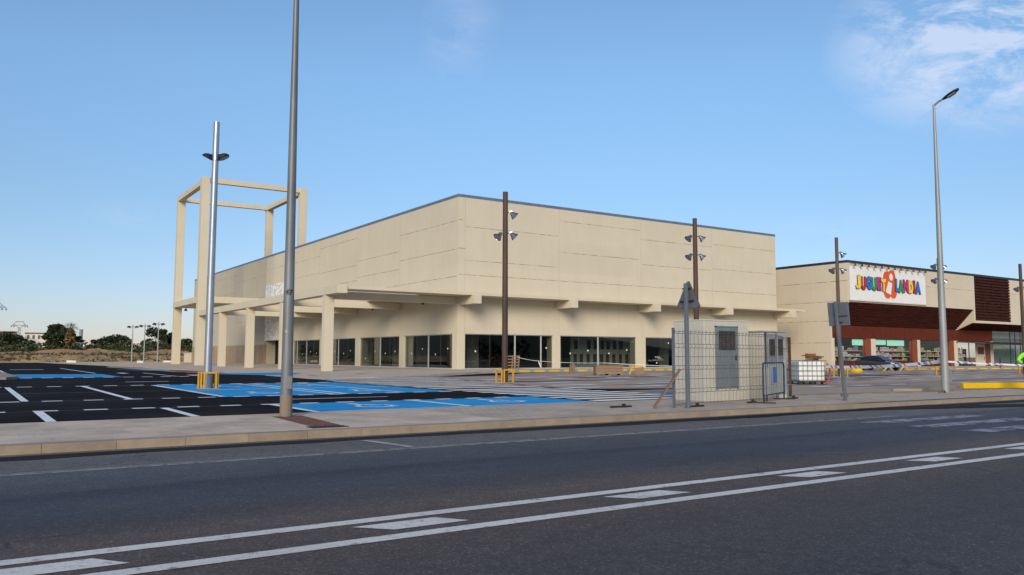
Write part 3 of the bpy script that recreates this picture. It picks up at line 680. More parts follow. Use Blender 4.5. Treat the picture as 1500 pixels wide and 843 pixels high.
def pylon(label, b, d, h, arms):
    x, y = brg(b, d); t = thing('electricity_pylon', label, 'pylon', (x,y,0), 'electricity pylons')
    mb = MB(); n = 7
    for k in range(n):
        z0, z1 = h*.84*k/n, h*.84*(k+1)/n; w0, w1 = h*.05*(1-.55*k/n), h*.05*(1-.55*(k+1)/n)
        c0 = [Vector((x+sx*w0,y+sy*w0,z0)) for sx, sy in ((-1,-1),(1,-1),(1,1),(-1,1))]; c1 = [Vector((x+sx*w1,y+sy*w1,z1)) for sx, sy in ((-1,-1),(1,-1),(1,1),(-1,1))]
        for i in range(4):
            mb.bar(c0[i], c1[i], .16); mb.bar(c0[i], c1[(i+1)%4], .09); mb.bar(c0[(i+1)%4], c1[i], .09); mb.bar(c1[i], c1[(i+1)%4], .09)
    mb.build('tower', M['pylon'], t)
    th = R(b-90); ax = Vector((math.cos(th), math.sin(th), 0)); c = Vector((x,y,0))
    mb = MB()
    zt = h*.84
    for s in (-1, 1):
        mb.bar(c+ax*s*h*.02+Vector((0,0,zt)), c+ax*s*h*.13+Vector((0,0,h*.93)), .2)
        mb.bar(c+ax*s*h*.13+Vector((0,0,h*.93)), c+ax*s*h*arms+Vector((0,0,h*.89)), .2)
        mb.bar(c+ax*s*h*.05+Vector((0,0,h*.88)), c+ax*s*h*arms+Vector((0,0,h*.89)), .16)
        mb.bar(c+ax*s*h*.13+Vector((0,0,h*.93)), c+ax*s*h*.07+Vector((0,0,h)), .18)
    mb.bar(c-ax*h*.10+Vector((0,0,h)), c+ax*h*.10+Vector((0,0,h)), .22); mb.bar(c-ax*h*.15+Vector((0,0,h*.9)), c+ax*h*.15+Vector((0,0,h*.9)), .16)
    mb.build('cross_arm', M['pylon'], t)
    for f in (-arms, -.13, .13, arms): MB().tube([c+ax*f*h+Vector((0,0,h*.88)), c+ax*f*h+Vector((0,0,h*.845))], .28, 6).build('insulator', M['pylon'], t)
pylon('lattice electricity pylon standing left of the white apartment block', 87.34, 400, 15.2, .19)
pylon('nearer electricity pylon at the left edge showing only its right arm', 88.72, 330, 19.6, .19)
GL = 'far twin-headed lamp posts'
for lb, x, y, h in (('leftmost and shortest of three far twin-headed lamp posts',24.9,160,6.75),('middle one of three far twin-headed lamp posts',25.4,151,6.65),('rightmost and tallest of three far twin-headed lamp posts',26.1,143,6.75)):
    t = thing('lamp_post', lb, 'lamp post', (x,y,0), GL)
    MB().tube([(x,y,-.05),(x,y,h)], [.11,.075], 8).build('pole', M['lamp_pale'], t)
    for s in (-1, 1):
        mb = MB(); mb.tube([(x,y,h-.45),(x+s*.45,y,h-.3)], .05, 6); mb.lathe((x+s*.6,y,h-.2),(s*.25,0,-1),[(0,.12),(.2,.3),(.36,.34)],10); mb.build('lamp_head', M['black_metal'], t)
for lb, x, y, w in (('pale concrete block lying by the bank left of the lamp posts',15.2,158,1.5),('small white block at the foot of the far right lamp post',23.9,145,.9),('long low pale block at the foot of the bank near the frame column',29.5,150,2.2)):
    mb = MB(); mb.prism([(x-w/2,y,-.02),(x+w/2,y,-.02),(x+w/2-.1,y,.36),(x-w/2+.1,y,.42)],(0,.7,0)); tag(mb.build('concrete_block', M['far_white'], origin=(x,y,0)), lb, 'concrete block', 'concrete blocks by the bank')
x, y = brg(77.85, 152); mb = MB(); mb.box(x-.55,x+.55,y-.4,y+.4,-.02,1.65); mb.box(x-.62,x+.62,y-.46,y+.46,1.65,1.75); tag(mb.build('utility_pillar', M['cream'], origin=(x,y,0)), 'cream utility pillar seen between the two frame columns', 'utility pillar')

# ------------------------------------------------------------------ the big beige retail shell
B = thing('retail_building', 'large unfinished beige retail building with glazed ground floor', 'building', (36.4,63.35,.13))
XW, YW, XE, YE, ZT = 36.4, 63.35, 80.0, 165.0, 15.9
ZG = 3.30; ZB = .13
mb = MB(); mb.box(XW, XW+.3, YW+.3, 108.0, ZG, ZT-.25); mb.box(XW, XW+.3, 108.0, 119.7, 11.5, ZT-.25); mb.build('wall', M['wall'], B)
mb = MB(); mb.box(XW-.02, XW+.3, 119.7, YE, 2.9, ZT-.25); mb.box(XW-.02, XE, YE, YE+.3, 0, ZT-.25); mb.build('wall', M['wall_grey'], B, label='greyer rear stretch of the left wall')
mb = MB(); mb.box(XW, XE, YW, YW+.3, ZG, ZT-.25); mb.box(XE-.3, XE, YW+.3, YE, 0, ZT-.25); mb.build('wall', M['wall'], B)
mb = MB(); mb.box(XW-.03, XW+.35, YW+.36, YE+.3, ZT-.25, ZT); mb.box(XW-.03, XE+.03, YW-.03, YW+.35, ZT-.25, ZT); mb.box(XE-.3, XE+.03, YW+.36, YE, ZT-.25, ZT); mb.build('coping', M['coping'], B)
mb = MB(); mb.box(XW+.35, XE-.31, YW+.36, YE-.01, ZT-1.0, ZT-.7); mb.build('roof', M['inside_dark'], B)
# sealed panel joints (thin strips, 3 mm proud)
mb = MB()
def jx(x0, x1, z): mb.box(x0, x1, YW-.004, YW+.05, z-.025, z+.025)
def jy(y0, y1, z, x=XW): mb.box(x-.004, x+.05, y0, y1, z-.025, z+.025)
for z in (12.98, 9.92): jx(37.15, 47.6, z)
for z in (14.48, 11.4): jx(47.8, 58.3, z)
for z in (13.55, 10.9): jx(58.5, 69.0, z)
for z in (13.85, 11.1): jx(69.2, 79.9, z)
jx(36.5, 79.9, 8.6)
for z in (13.5, 10.92): jy(63.5, 75.2, z); jx(36.45, 37.1, z+.05)
for z in (11.9, 10.07, 8.42): jy(75.3, 86.1, z)
jy(63.5, 75.2, 8.45)
for z in (14.6, 11.5, 9.75): jy(86.3, 97.8, z)
for z in (13.68, 11.6): jy(98, 109, z)
for z in (13.8, 11.48): jy(109.2, 119.6, z)
for z in (13.1, 9.9, 6.6): jy(119.9, 135, z, XW-.02)
for z in (14.3, 11.5, 8.2): jy(135.2, 150, z, XW-.02)
mb.build('panel_joint', M['joint'], B)
for x in (37.12, 47.7, 58.4, 69.1): MB().box(x-.02, x+.02, YW-.003, YW+.05, ZG+.01, ZT-.26).build('vertical_joint', M['wall_grey'], B)
for y in (75.25, 86.2, 97.9): MB().box(XW-.003, XW+.05, y-.02, y+.02, ZG+.01, ZT-.26).build('vertical_joint', M['wall_grey'], B)
# relief panel, porch and plinth on the left face
mb = MB(); mb.box(XW-.06, XW+.24, 108.0, 119.7, 3.45, 11.5); mb.build('relief_panel', M['relief'], B)
mb = MB(); mb.box(XW-.05, XW+.3, 119.75, YE-.1, -.05, 2.9); mb.build('stone_plinth', M['stone'], B)
mb = MB(); mb.box(XW+.3, XW+1.5, 119.5, 119.9, 0, 3.45); mb.build('porch_reveal', M['beam'], B)
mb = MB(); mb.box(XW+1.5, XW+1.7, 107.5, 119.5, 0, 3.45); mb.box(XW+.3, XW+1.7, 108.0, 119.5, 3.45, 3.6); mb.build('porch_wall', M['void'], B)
# interior
mb = MB(); mb.box(XW+.3, XE-.3, YW+.1, 108, -.05, .125); mb.build('floor', M['inside_floor'], B)
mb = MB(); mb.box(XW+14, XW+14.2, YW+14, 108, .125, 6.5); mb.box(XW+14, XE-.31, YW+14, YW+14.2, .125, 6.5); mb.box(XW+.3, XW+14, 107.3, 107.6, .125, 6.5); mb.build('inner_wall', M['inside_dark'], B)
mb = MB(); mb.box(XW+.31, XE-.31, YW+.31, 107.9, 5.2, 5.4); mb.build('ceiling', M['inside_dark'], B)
mb = MB(); mb.box(51.6, 61.0, 66.5, 66.7, .125, 3.9); mb.build('drywall_partition', M['drywall'], B)
for i, x in enumerate((51.9,52.7,53.6,54.5,55.4,56.2,57.1,58.0,58.9,59.9)):
    MB().box(x, x+.42, 66.47, 66.53, .5, 1.55).build('partition_opening', M['brown_pole'], B)
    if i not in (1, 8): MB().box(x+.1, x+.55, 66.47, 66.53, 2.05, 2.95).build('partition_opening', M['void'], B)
for x, y in ((40.5,67.5),(40.5,78),(40.5,84),(40.5,92),(44,74),(50.5,67.6),(66,68),(72,69)):
    mb = MB(); mb.box(x-.4,x+.4,y-.4,y+.4,.126,5.19); mb.build('inner_column', M['beam'], B)
# pillars along the glazing
mb = MB(); mb.box(XW-.01, XW+.78, YW-.02, YW+.95, ZB-.2, ZG-.003); mb.build('pillar', M['beam'], B, bevel=.02)
PX = [(46.95,47.85),(57.65,58.95),(68.4,69.5),(79.1,80.0)]
for a, c in PX:
    mb = MB(); mb.box(a, c, YW-.015, YW+1.0, ZB-.2, ZG-.003); mb.build('pillar', M['beam'], B, bevel=.02)
PY = [(74.0,75.1),(85.1,86.3),(96.3,97.4),(107.2,108.3)]
for a, c in PY:
    mb = MB(); mb.box(XW-.015, XW+1.0, a, c, ZB-.2, ZG-.003); mb.build('pillar', M['beam'], B, bevel=.02)
# window bays: frame (part) with panes and stickers (sub-parts)
def window_right(x0, x1, mull, stick):
    mb = MB(); y = YW+.16
    mb.box(x0, x1, y-.03, y+.05, ZB-.01, ZB+.09); mb.box(x0, x1, y-.03, y+.05, ZG-.07, ZG-.004)
    for xm, w in mull:
        if w > .06: mb.box(xm-w/2, xm+w/2, y-.035, y+.055, ZB+.09, ZG-.07)
    f = mb.build('window', M['white_frame'], B)
    for xm, w in mull:
        if w <= .06: MB().box(xm-w/2, xm+w/2, y-.01, y+.03, ZB+.09, ZG-.07).build('glazing_joint', M['louvre'], f)
    xs = [x0] + [a for a, _ in mull] + [x1]
    for a, c in zip(xs, xs[1:]): MB().box(a+.01, c-.01, y, y+.012, ZB+.09, ZG-.07).build('pane', M['glass'], f)
    for sx, sz in stick: MB().lathe((sx, y-.004, sz), (0,-1,0), [(0,.085),(.003,.085)], 10).build('sticker', M['sticker'], f)
def window_left(y0, y1, mull, stick):
    mb = MB(); x = XW+.16
    mb.box(x-.03, x+.05, y0, y1, ZB-.01, ZB+.09); mb.box(x-.03, x+.05, y0, y1, ZG-.07, ZG-.004)
    for ym, w in mull:
        if w > .06: mb.box(x-.035, x+.055, ym-w/2, ym+w/2, ZB+.09, ZG-.07)
    f = mb.build('window', M['white_frame'], B)
    for ym, w in mull:
        if w <= .06: MB().box(x-.01, x+.03, ym-w/2, ym+w/2, ZB+.09, ZG-.07).build('glazing_joint', M['louvre'], f)
    ys = [y0] + [a for a, _ in mull] + [y1]
    for a, c in zip(ys, ys[1:]): MB().box(x, x+.012, a+.01, c-.01, ZB+.09, ZG-.07).build('pane', M['glass'], f)
    for sy, sz in stick: MB().lathe((x-.004, sy, sz), (-1,0,0), [(0,.085),(.003,.085)], 10).build('sticker', M['sticker'], f)
window_right(37.18, 46.95, [(39.9,.03),(42.65,.13),(45.63,.13)], [(38.36,1.73),(41.29,2.06),(46.27,2.1)])
window_right(47.85, 57.65, [(50.2,.03),(52.65,.14),(55.2,.03)], [(49.15,1.59),(51.37,1.87),(54.1,1.61),(56.47,1.97)])
window_right(58.95, 68.4, [(61.3,.03),(63.6,.13),(66,.03)], [(60.64,.64),(62.36,2.73),(64.6,1.7)])
window_right(69.5, 79.1, [(71.8,.03),(74.2,.13),(76.8,.03)], [(71,1.7),(75.5,1.9),(78,1.6)])
window_left(64.3, 74.0, [(66.7,.03),(69.1,.14),(71.6,.03)], [(72.66,1.55),(70.35,1.97),(67.72,1.45),(65.39,1.97)])
window_left(75.1, 85.1, [(77.6,.03),(79.9,.14),(82.4,.05)], [(83.73,1.01),(81.24,1.78),(78.66,1.56),(76.37,1.76)])
window_left(86.3, 96.3, [(88.8,.03),(91.6,.14),(94,.03)], [(92.77,1.82),(90.01,1.57),(87.99,1.88)])
window_left(97.4, 107.2, [(99.8,.03),(102.4,.14),(106,.14)], [(98.9,1.6),(101,1.8),(104,1.5)])
# canopy ring and corbels
mb = MB(); mb.box(24.95, 82.2, 61.1, YW-.001, 6.60, 6.86); mb.box(32.6, XW-.001, YW+.001, 108, 6.62, 6.84); mb.build('canopy', M['beam'], B)
for x in (37.3, 48.0, 58.7, 69.5, 80.2):
    mb = MB(); mb.box(x-.75, x, 60.75, YW-.002, 5.86, 6.597); mb.build('corbel', M['beam'], B, bevel=.015)
mb = MB()
for x, y in ((33.2,63.9),(33.4,75.0),(33.4,86.0)): MB().lathe((x,y,5.947),(0,0,-1),[(0,.1),(.1,.12),(.16,.12)],10).build('canopy_lamp', M['black_metal'], B)

# pergola in front of the left face
Pg = thing('concrete_pergola', 'beige concrete pergola of columns and beams along the left face', 'pergola', (24.6,64,.02))
for y in (64.0, 75.0, 86.0, 97.0):
    mb = MB(); mb.box(24.2, 24.95, y-.36, y+.36, -.06, 6.235); mb.build('column', M['beam'], Pg, bevel=.02)
mb = MB(); mb.box(24.15, 25.0, 61.0, 107.1, 6.24, 6.93); mb.build('edge_beam', M['beam'], Pg, bevel=.02)
for y in (64.0, 75.0, 86.0, 97.0):
    mb = MB(); mb.box(25.0, XW-.003, y-.3, y+.3, 5.95, 6.597); mb.build('cross_beam', M['beam'], Pg, bevel=.015)
# tall open frame
Fr = thing('portal_frame', 'tall open beige concrete frame rising above the pergola', 'frame tower', (24.6,107.6,0))
for x, y, z0, w in ((24.55,107.6,-.06,.5),(24.95,123.4,-.06,.5),(37.35,107.6,14.9,.48),(37.7,123.4,14.9,.48)):
    mb = MB(); mb.box(x-w, x+w, y-w, y+w, z0, 24.0); mb.build('column', M['beam'], Fr, bevel=.02)
mb = MB(); mb.box(25.06, 36.86, 107.25, 107.95, 23.35, 23.98); mb.build('top_beam', M['beam'], Fr)
mb = MB(); mb.box(25.46, 37.21, 123.05, 123.75, 23.35, 23.98); mb.build('top_beam', M['beam'], Fr)
for x in (24.75, 37.5):
    mb = MB(); mb.box(x-.35, x+.35, 108.11, 122.89, 23.3, 23.95); mb.build('top_beam', M['beam'], Fr)
mb = MB(); mb.box(24.2, XW-.07, 108.11, 122.89, 8.0, 8.75); mb.box(25.06, XW-.07, 107.2, 108.1, 7.95, 8.75); mb.build('slab', M['beam'], Fr)
mb = MB(); mb.lathe((25.9,122.6,7.9),(0,0,-1),[(0,.14),(.3,.22)],10); mb.tube([(25.9,122.6,8.0),(25.9,122.6,7.9)],.05,6); mb.build('downlight', M['black_metal'], Fr)

# ------------------------------------------------------------------ toy store
S = thing('toy_store', 'toy store with beige upper walls and dark red slatted soffit', 'shop', (86,60.36,.1))
SX, SF, SG, ST = 86.0, 57.9, 60.36, 12.72
mb = MB()
# left wall: profile in the YZ plane
mb.prism([(SX,SF,7.8),(SX,SG,4.9),(SX,SG,0),(SX,100,0),(SX,100,ST-.3),(SX,SF,ST-.3)], (.3,0,0)); mb.build('wall', M['store_wall'], S)
mb = MB(); mb.box(SX+.3, 114.3, SF, SF+.3, 7.8, ST-.3); mb.box(114.3, 114.72, SF, SF+.3, 6.0, ST-.3); mb.box(124.5, 150, SF, SF+.3, 6.0, ST-.3); mb.box(114.72, 124.5, SF, SF+.3, 6.0, 6.33); mb.build('wall', M['store_wall'], S)
mb = MB(); mb.prism([(114.3,SF+.3,7.7),(114.3,SF+.3,6.0),(114.3,SG,5.05)], (.3,0,0)); mb.build('gusset', M['store_wall'], S)
mb = MB(); mb.box(SX-.03,150,SF-.04,SF+.34,ST-.3,ST); mb.box(SX-.03,SX+.34,SF+.34,100,ST-.3,ST); mb.build('coping', M['coping_dark'], S)
mb = MB(); mb.box(SX+.3,150,SF+.35,100,ST-1,ST-.8); mb.build('roof', M['inside_dark'], S)
mb = MB()
for z in (10.3, 7.9, 5.6, 3.0): mb.box(SX-.004, SX+.05, (SF if z > 7.85 else SG)+.02, 99, z-.03, z+.03)
for z in (10.4,): mb.box(102.7, 114.2, SF-.004, SF+.05, z-.03, z+.03); mb.box(124.6, 149, SF-.004, SF+.05, z-.03, z+.03)
mb.build('panel_joint', M['joint'], S)
# slatted soffit: stepped boards following the slope
mb = MB(); n = 11
for i in range(n):
    t0, t1 = i/n, (i+.68)/n
    y0, z0 = SF+.02+(SG-SF)*t0, 7.78-2.7*t0; y1, z1 = SF+.02+(SG-SF)*t1, 7.78-2.7*t1
    mb.prism([(SX+.31,y0,z0),(SX+.31,y1,z1),(SX+.31,y1+.05,z1+.07),(SX+.31,y0+.05,z0+.07)], (28.0,0,0))
mb.build('slatted_soffit', M['slat'], S)
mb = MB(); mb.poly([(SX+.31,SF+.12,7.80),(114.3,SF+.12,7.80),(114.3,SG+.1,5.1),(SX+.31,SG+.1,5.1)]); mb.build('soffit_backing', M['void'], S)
mb = MB(); mb.poly([(114.6,SF+.3,6.0),(150,SF+.3,6.0),(150,SG,5.1),(114.6,SG,5.1)]); mb.build('plain_soffit', M['slat'], S)
mb = MB(); mb.box(SX+.3, 124.0, SG-.02, SG+.2, 3.58, 5.1); mb.build('fascia_band', M['brown_panel'], S)
mb = MB(); mb.box(SX+.3, 113.4, SG-.02, SG+.2, .05, .78); mb.build('window_base', M['brown_panel'], S)
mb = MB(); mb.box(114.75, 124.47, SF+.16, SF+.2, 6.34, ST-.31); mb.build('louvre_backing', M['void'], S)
mb = MB(); z = 6.4
while z < ST-.53: mb.prism([(114.75,SF-.02,z),(114.75,SF+.12,z+.05),(114.75,SF+.12,z+.16),(114.75,SF-.02,z+.22)], (9.72,0,0)); z += .40
for x in (117.2,119.6,122): mb.box(x-.04,x+.04,SF-.05,SF-.025,6.35,ST-.32)
mb.build('louvre_panel', M['slat'], S)
for a, c, m_ in ((93.0,94.0,'brown_pillar'),(103.4,104.35,'brown_pillar'),(112.4,113.4,'brown_pillar'),(121.9,123.2,'brown_pillar'),(94.0,95.0,'cream'),(104.35,105.05,'cream'),(113.4,114.4,'cream'),(123.2,124.1,'cream'),(86.31,86.6,'cream')):
    mb = MB(); mb.box(a, c, SG-.06, SG+.5, .08, 3.578); mb.build('pillar', M[m_], S)
def shop_window(x0, x1, z0, z1, mull, m_='shop_glass'):
    mb = MB(); y = SG+.1
    mb.box(x0,x1,y-.03,y+.04,z0,z0+.08); mb.box(x0,x1,y-.03,y+.04,z1-.08,z1)
    for xm in mull: mb.box(xm-.06,xm+.06,y-.03,y+.04,z0+.08,z1-.08)
    f = mb.build('window', M['black_metal'], S)
    xs = [x0]+list(mull)+[x1]
    for a, c in zip(xs, xs[1:]): MB().box(a+.01,c-.01,y,y+.012,z0+.08,z1-.08).build('pane', M[m_], f)
shop_window(86.6, 93.0, .78, 3.578, ()); shop_window(95.0,103.4,.78,3.578,()); shop_window(105.05,112.4,.78,3.578,()); shop_window(114.4,119.3,.1,3.578,(117.6,))
shop_window(124.1,150,.1,5.1,(129.4,130.9,132.5,138,144))
mb = MB(); mb.box(119.35,121.9,SG+.02,SG+.12,.1,3.2); d = mb.build('door', M['cream'], S); mb = MB(); mb.box(119.8,121.5,SG-.005,SG+.015,1.75,2.75); mb.build('poster', M['poster_red'], d)
mb = MB(); mb.box(121.45,121.55,SG-.03,SG+.0,1.0,1.4); mb.build('handle', M['black_metal'], d)
mb = MB(); mb.box(119.35,121.9,SG+.02,SG+.12,3.2,3.578); mb.build('door_header', M['black_metal'], S)
mb = MB(); mb.prism([(114.0,SG-.08,3.36),(132,SG-.08,3.36),(132,SG-3.0,3.02),(116,SG-3.0,3.16)], (0,0,.16)); mb.build('entrance_awning', M['black_metal'], S)
mb = MB(); mb.box(SX+.3,150,SG+.2,100,-.05,.09); mb.build('floor', M['inside_floor'], S)
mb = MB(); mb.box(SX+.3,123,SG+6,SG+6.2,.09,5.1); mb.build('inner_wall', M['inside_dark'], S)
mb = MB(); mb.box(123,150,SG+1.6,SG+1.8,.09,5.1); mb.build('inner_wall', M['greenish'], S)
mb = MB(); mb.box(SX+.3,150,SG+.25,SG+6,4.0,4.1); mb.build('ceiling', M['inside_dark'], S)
# window displays
for x in (89, 92, 97.5, 101.5, 107, 110.5, 116.5): MB().box(x-.7,x+.7,SG+.5,SG+1.1,3.93,3.99).build('ceiling_light', M['shop_light'], S)
GT = 'toys on show in the shop windows'
cols = {'green': (.06,.30,.10), 'white': (.62,.60,.55), 'blue': (.06,.18,.42), 'red': (.42,.06,.05), 'yellow': (.55,.42,.08), 'pale green': (.35,.5,.38), 'orange': (.55,.2,.06), 'pink': (.55,.25,.3), 'tan': (.42,.33,.22), 'black': (.03,.03,.03)}
for k, c in cols.items(): M['toy_'+k] = simple('toy_'+k.replace(' ','_'), (*c, 1), tuple(.12+.5*rnd()*v for v in c), 6, .6, lo=.45, hi=.55)
wins = (('first',86.9,92.7,['white','pale green','blue','white','tan','white','pale green','red']),('second',95.3,103.1,['tan','white','yellow','white','tan','orange','white','pink']),('third',105.3,112.2,['pale green','green','green','orange','red','yellow','pink','white']),('fourth',114.7,117.4,['white','black','pale green','white','tan','white']))
for wn, x0, x1, pal in wins:
    t = thing('display_shelf', f'display shelving behind the {wn} shop window from the left', 'shelf', (x0,SG+.6,.09), 'display shelves in the toy store')
    for z in (.75, 1.42, 2.1):
        MB().box(x0,x1,SG+.35,SG+.95,z-.05,z).build('shelf_board', M['cream'], t)
    for x in (x0, x1-.06): MB().box(x,x+.06,SG+.37,SG+.93,.09,2.5).build('upright', M['black_metal'], t)
    for z in (.752, 1.422, 2.102):
        x = x0+.12
        while x < x1-.5:
            w = uni(.16,.55); h = uni(.14,.6); c = random.choice(pal)
            if rnd() < (.9 if z < 2 else .6):
                mb = MB(); yy = SG+.38+uni(0,.1)
                if rnd() < .3: mb.lathe((x+w/2,yy+.2,z),(0,0,1),[(0,w*.3),(h*.3,w*.45),(h*.62,w*.28),(h*.72,w*.36),(h,w*.15)],10)
                else:
                    mb.box(x,x+w,yy,yy+.35,z,z+h); mb.box(x+w*.2,x+w*.8,yy-.012,yy,z+h*.25,z+h*.75)
                o = mb.build('toy_box', M['toy_'+c], origin=(x+w/2,yy+.2,z), bevel=.01)
                row = {.752:'bottom',1.422:'middle',2.102:'top'}[z]
                tag(o, f'{c} toy on the {row} shelf of the {wn} shop window', 'toy', GT)
            x += w+.05
for lb, x0, x1, z0 in (('pale green lit panel hanging at the top of the first shop window',90.6,92.8,2.75),('pale green lit panel hanging at the top left of the second shop window',95.2,97.7,2.85),('wide pale green lit panel hanging in the middle of the second shop window',98.0,101.8,2.75)):
    mb = MB(); mb.box(x0,x1,SG+.25,SG+.29,z0,3.5); mb.box(x0-.03,x1+.03,SG+.24,SG+.3,3.5,3.55); tag(mb.build('lit_panel', M['teal'], origin=(x0,SG+.45,z0)), lb, 'lit panel', 'lit panels in the shop windows')
# store sign
SB = thing('store_sign', 'big white board reading JUGUETiLANDIA in many-coloured letters', 'sign', (94,SF-.1,10.2))
BX0, BX1, BZ0, BZ1, BY = 86.15, 102.3, 8.03, 12.08, SF-.16
mb = MB(); mb.box(BX0,BX1,BY,SF-.004,BZ0,BZ1); mb.build('board', M['sign_white'], SB, bevel=.02)
mb = MB()
for x0, x1, z0, z1 in ((BX0-.05,BX1+.05,BZ0-.09,BZ0-.003),(BX0-.05,BX1+.05,BZ1+.003,BZ1+.09),(BX0-.09,BX0-.003,BZ0-.09,BZ1+.09),(BX1+.003,BX1+.09,BZ0-.09,BZ1+.09)): mb.box(x0,x1,BY-.02,SF-.004,z0,z1)
mb.build('sign_frame', M['store_wall'], SB)
def letter(ch, x0, x1, z0, z1, mat, yfront, off=.055, name='letter', grow=0, tilt=0):
    cu = bpy.data.curves.new('letter', 'FONT'); cu.body = ch; cu.offset = off; cu.extrude = .03; cu.resolution_u = 6
    tmp = bpy.data.objects.new('tmp', cu); COL.objects.link(tmp)
    dg = bpy.context.evaluated_depsgraph_get(); dg.update()
    me = bpy.data.meshes.new_from_object(tmp.evaluated_get(dg))
    bpy.data.objects.remove(tmp); bpy.data.curves.remove(cu)
    xs = [v.co.x for v in me.vertices]; ys = [v.co.y for v in me.vertices]
    a, c, e, f = min(xs), max(xs), min(ys), max(ys)
    x0 -= grow; x1 += grow; z0 -= grow; z1 += grow
    o = ROOT[SB.name]
    for v in me.vertices:
        px = x0+(v.co.x-a)/(c-a)*(x1-x0); pz = z0+(v.co.y-e)/(f-e)*(z1-z0)
        px += tilt*(pz-(z0+z1)/2)
        v.co = Vector((px, yfront - v.co.z, pz)) - o
    me.name = name; me.materials.clear(); me.materials.append(M[mat])
    for p in me.polygons: p.material_index = 0
    ob = bpy.data.objects.new(name, me); COL.objects.link(ob); ob.parent = SB; ROOT[ob.name] = o
    return ob
LT = [('J',87.2,88.2,'l_yellow'),('U',88.2,89.28,'l_red'),('G',89.33,90.38,'l_blue'),('U',90.35,91.45,'l_green'),('E',91.5,92.4,'l_magenta'),('T',92.35,93.35,'l_yellow'),
      ('L',95.35,96.15,'l_blue'),('A',96.05,97.15,'l_green'),('N',97.1,98.25,'l_magenta'),('D',98.25,99.25,'l_yellow'),('I',99.32,99.78,'l_red'),('A',99.8,101.0,'l_blue')]
for i, (ch, a, c, mt) in enumerate(LT):
    dz = (.06, -.03)[i % 2]
    letter(ch, a+.03, c-.03, 9.33+dz, 10.88+dz, mt, BY-.135, .07)
    letter(ch, a-.02, c+.02, 9.28+dz, 10.93+dz, 'l_dark', BY-.101, .085, 'letter_outline')
# orange lobed emblem with the white i
def blob(cx, cz, grow, y, name, mat):
    # outline of four overlapping petals
    pet = ((-.52,.62,.86,1.02,12),(.42,.78,.92,1.06,-10),(-.42,-.62,.95,1.15,-12),(.66,-.55,.88,1.18,10))
    pts = []
    for k in range(120):
        a = 2*math.pi*k/120; best = .2
        for ox, oz, rx, rz, rot in pet:
            rx += grow; rz += grow; c_, s_ = math.cos(R(rot)), math.sin(R(rot))
            lo, hi = 0, 4
            for st in range(80):        # farthest point of this petal on the ray
                t = 4*(80-st)/80
                dx, dz = t*math.cos(a)-ox, t*math.sin(a)-oz
                u, v = dx*c_+dz*s_, -dx*s_+dz*c_
                if (u/rx)**2+(v/rz)**2 <= 1: best = max(best, t); break
        pts.append((cx+best*math.cos(a), y, cz+best*math.sin(a)))
    return MB().prism(pts, (0,.03,0)).build(name, M[mat], SB)
blob(94.25, 10.2, .09, BY-.034, 'emblem_outline', 'sign_white'); blob(94.25, 10.2, 0, BY-.068, 'emblem', 'l_orange')
mb = MB(); mb.prism([(94.55+.36*math.cos(2*math.pi*k/24), BY-.10, 11.13+.44*math.sin(2*math.pi*k/24)) for k in range(24)], (0,.028,0)); mb.build('emblem_dot', M['sign_white'], SB)
mb = MB(); mb.prism([(93.95,BY-.10,10.58),(94.72,BY-.10,10.34),(94.38,BY-.10,8.92),(93.35,BY-.10,9.22)], (0,.028,0)); mb.build('emblem_stem', M['sign_white'], SB)
for i in range(12):
    x = BX0+.6+i*1.36; mb = MB(); mb.tube([(x,SF-.02,12.32),(x,SF-.7,12.28)],.03,6); mb.lathe((x,SF-.62,12.26),(0,.35,-1),[(0,.1),(.16,.15),(.24,.15)],8); mb.build('spotlight', M['black_metal'] if i in (1,) else M['brown_pole'], SB)

# ------------------------------------------------------------------ lamps and floodlight poles
def floodlight(t, x, y, z, dx, dy, s=.9, z_off=0):
    """spun aluminium bell on a short bracket, mouth turned down and outwards"""
    mb = MB(); p = Vector((x,y,z)); d = Vector((dx,dy,0)).normalized()
    hub = p + d*.20*s
    mb.tube([p - d*.02, hub + Vector((0,0,.03))], .035*s, 6); mb.obox(hub+Vector((0,0,.03)), d, d.cross(Vector((0,0,1))), (0,0,1), .07*s,.05*s,.07*s)
    ax = (d*.72 + Vector((0,0,-.69))).normalized()
    mb.lathe(hub, ax, [(-.06*s,.05*s),(.0,.10*s),(.10*s,.13*s),(.20*s,.19*s),(.30*s,.255*s),(.315*s,.262*s)], 16, cap1=False)
    f = mb.build('floodlight', M['alu'], t, smooth=True)
    mb = MB(); mb.lathe(hub+ax*.275*s, ax, [(0,.225*s),(.012*s,.215*s),(.03*s,.12*s)], 16); mb.build('lens', M['lens'], f, smooth=True)
VL, VR = (-.55,-.85), (.62,-.78)    # the two ways most heads look
side = Vector((.833,-.553,0))       # across the view
GP = 'floodlight poles in a row across the car park'
def pole(label, x, y, h, r0, r1, mat, heads, lean=(0,0)):
    t = thing('floodlight_pole', label, 'light pole', (x,y,LOT), GP)
    mb = MB(); mb.tube([(x,y,LOT-.02),(x+lean[0]*.5,y+lean[1]*.5,h*.5),(x+lean[0],y+lean[1],h)], [r0,(r0+r1)/2,r1], 14); mb.build('pole', M[mat], t, smooth=True)
    mb = MB(); mb.obox((x,y,LOT+.02),(1,0,0),(0,1,0),(0,0,1),.2,.2,.015)
    mb.build('base_plate', M['iron'], t)
    for z, dx, dy in heads: floodlight(t, x+lean[0]*z/h+dx*(r1*.9), y+lean[1]*z/h+dy*(r1*.9), z, dx, dy)
    return t
a1, a2 = (.80,-.60), (-.88,.30)
pole('dark rusty pole with three floodlights in front of the beige corner', 22.7,34.7,9.7,.155,.13,'corten',[(8.62,.80,-.60),(7.55,.80,-.60),(7.5,-.90,.0)])
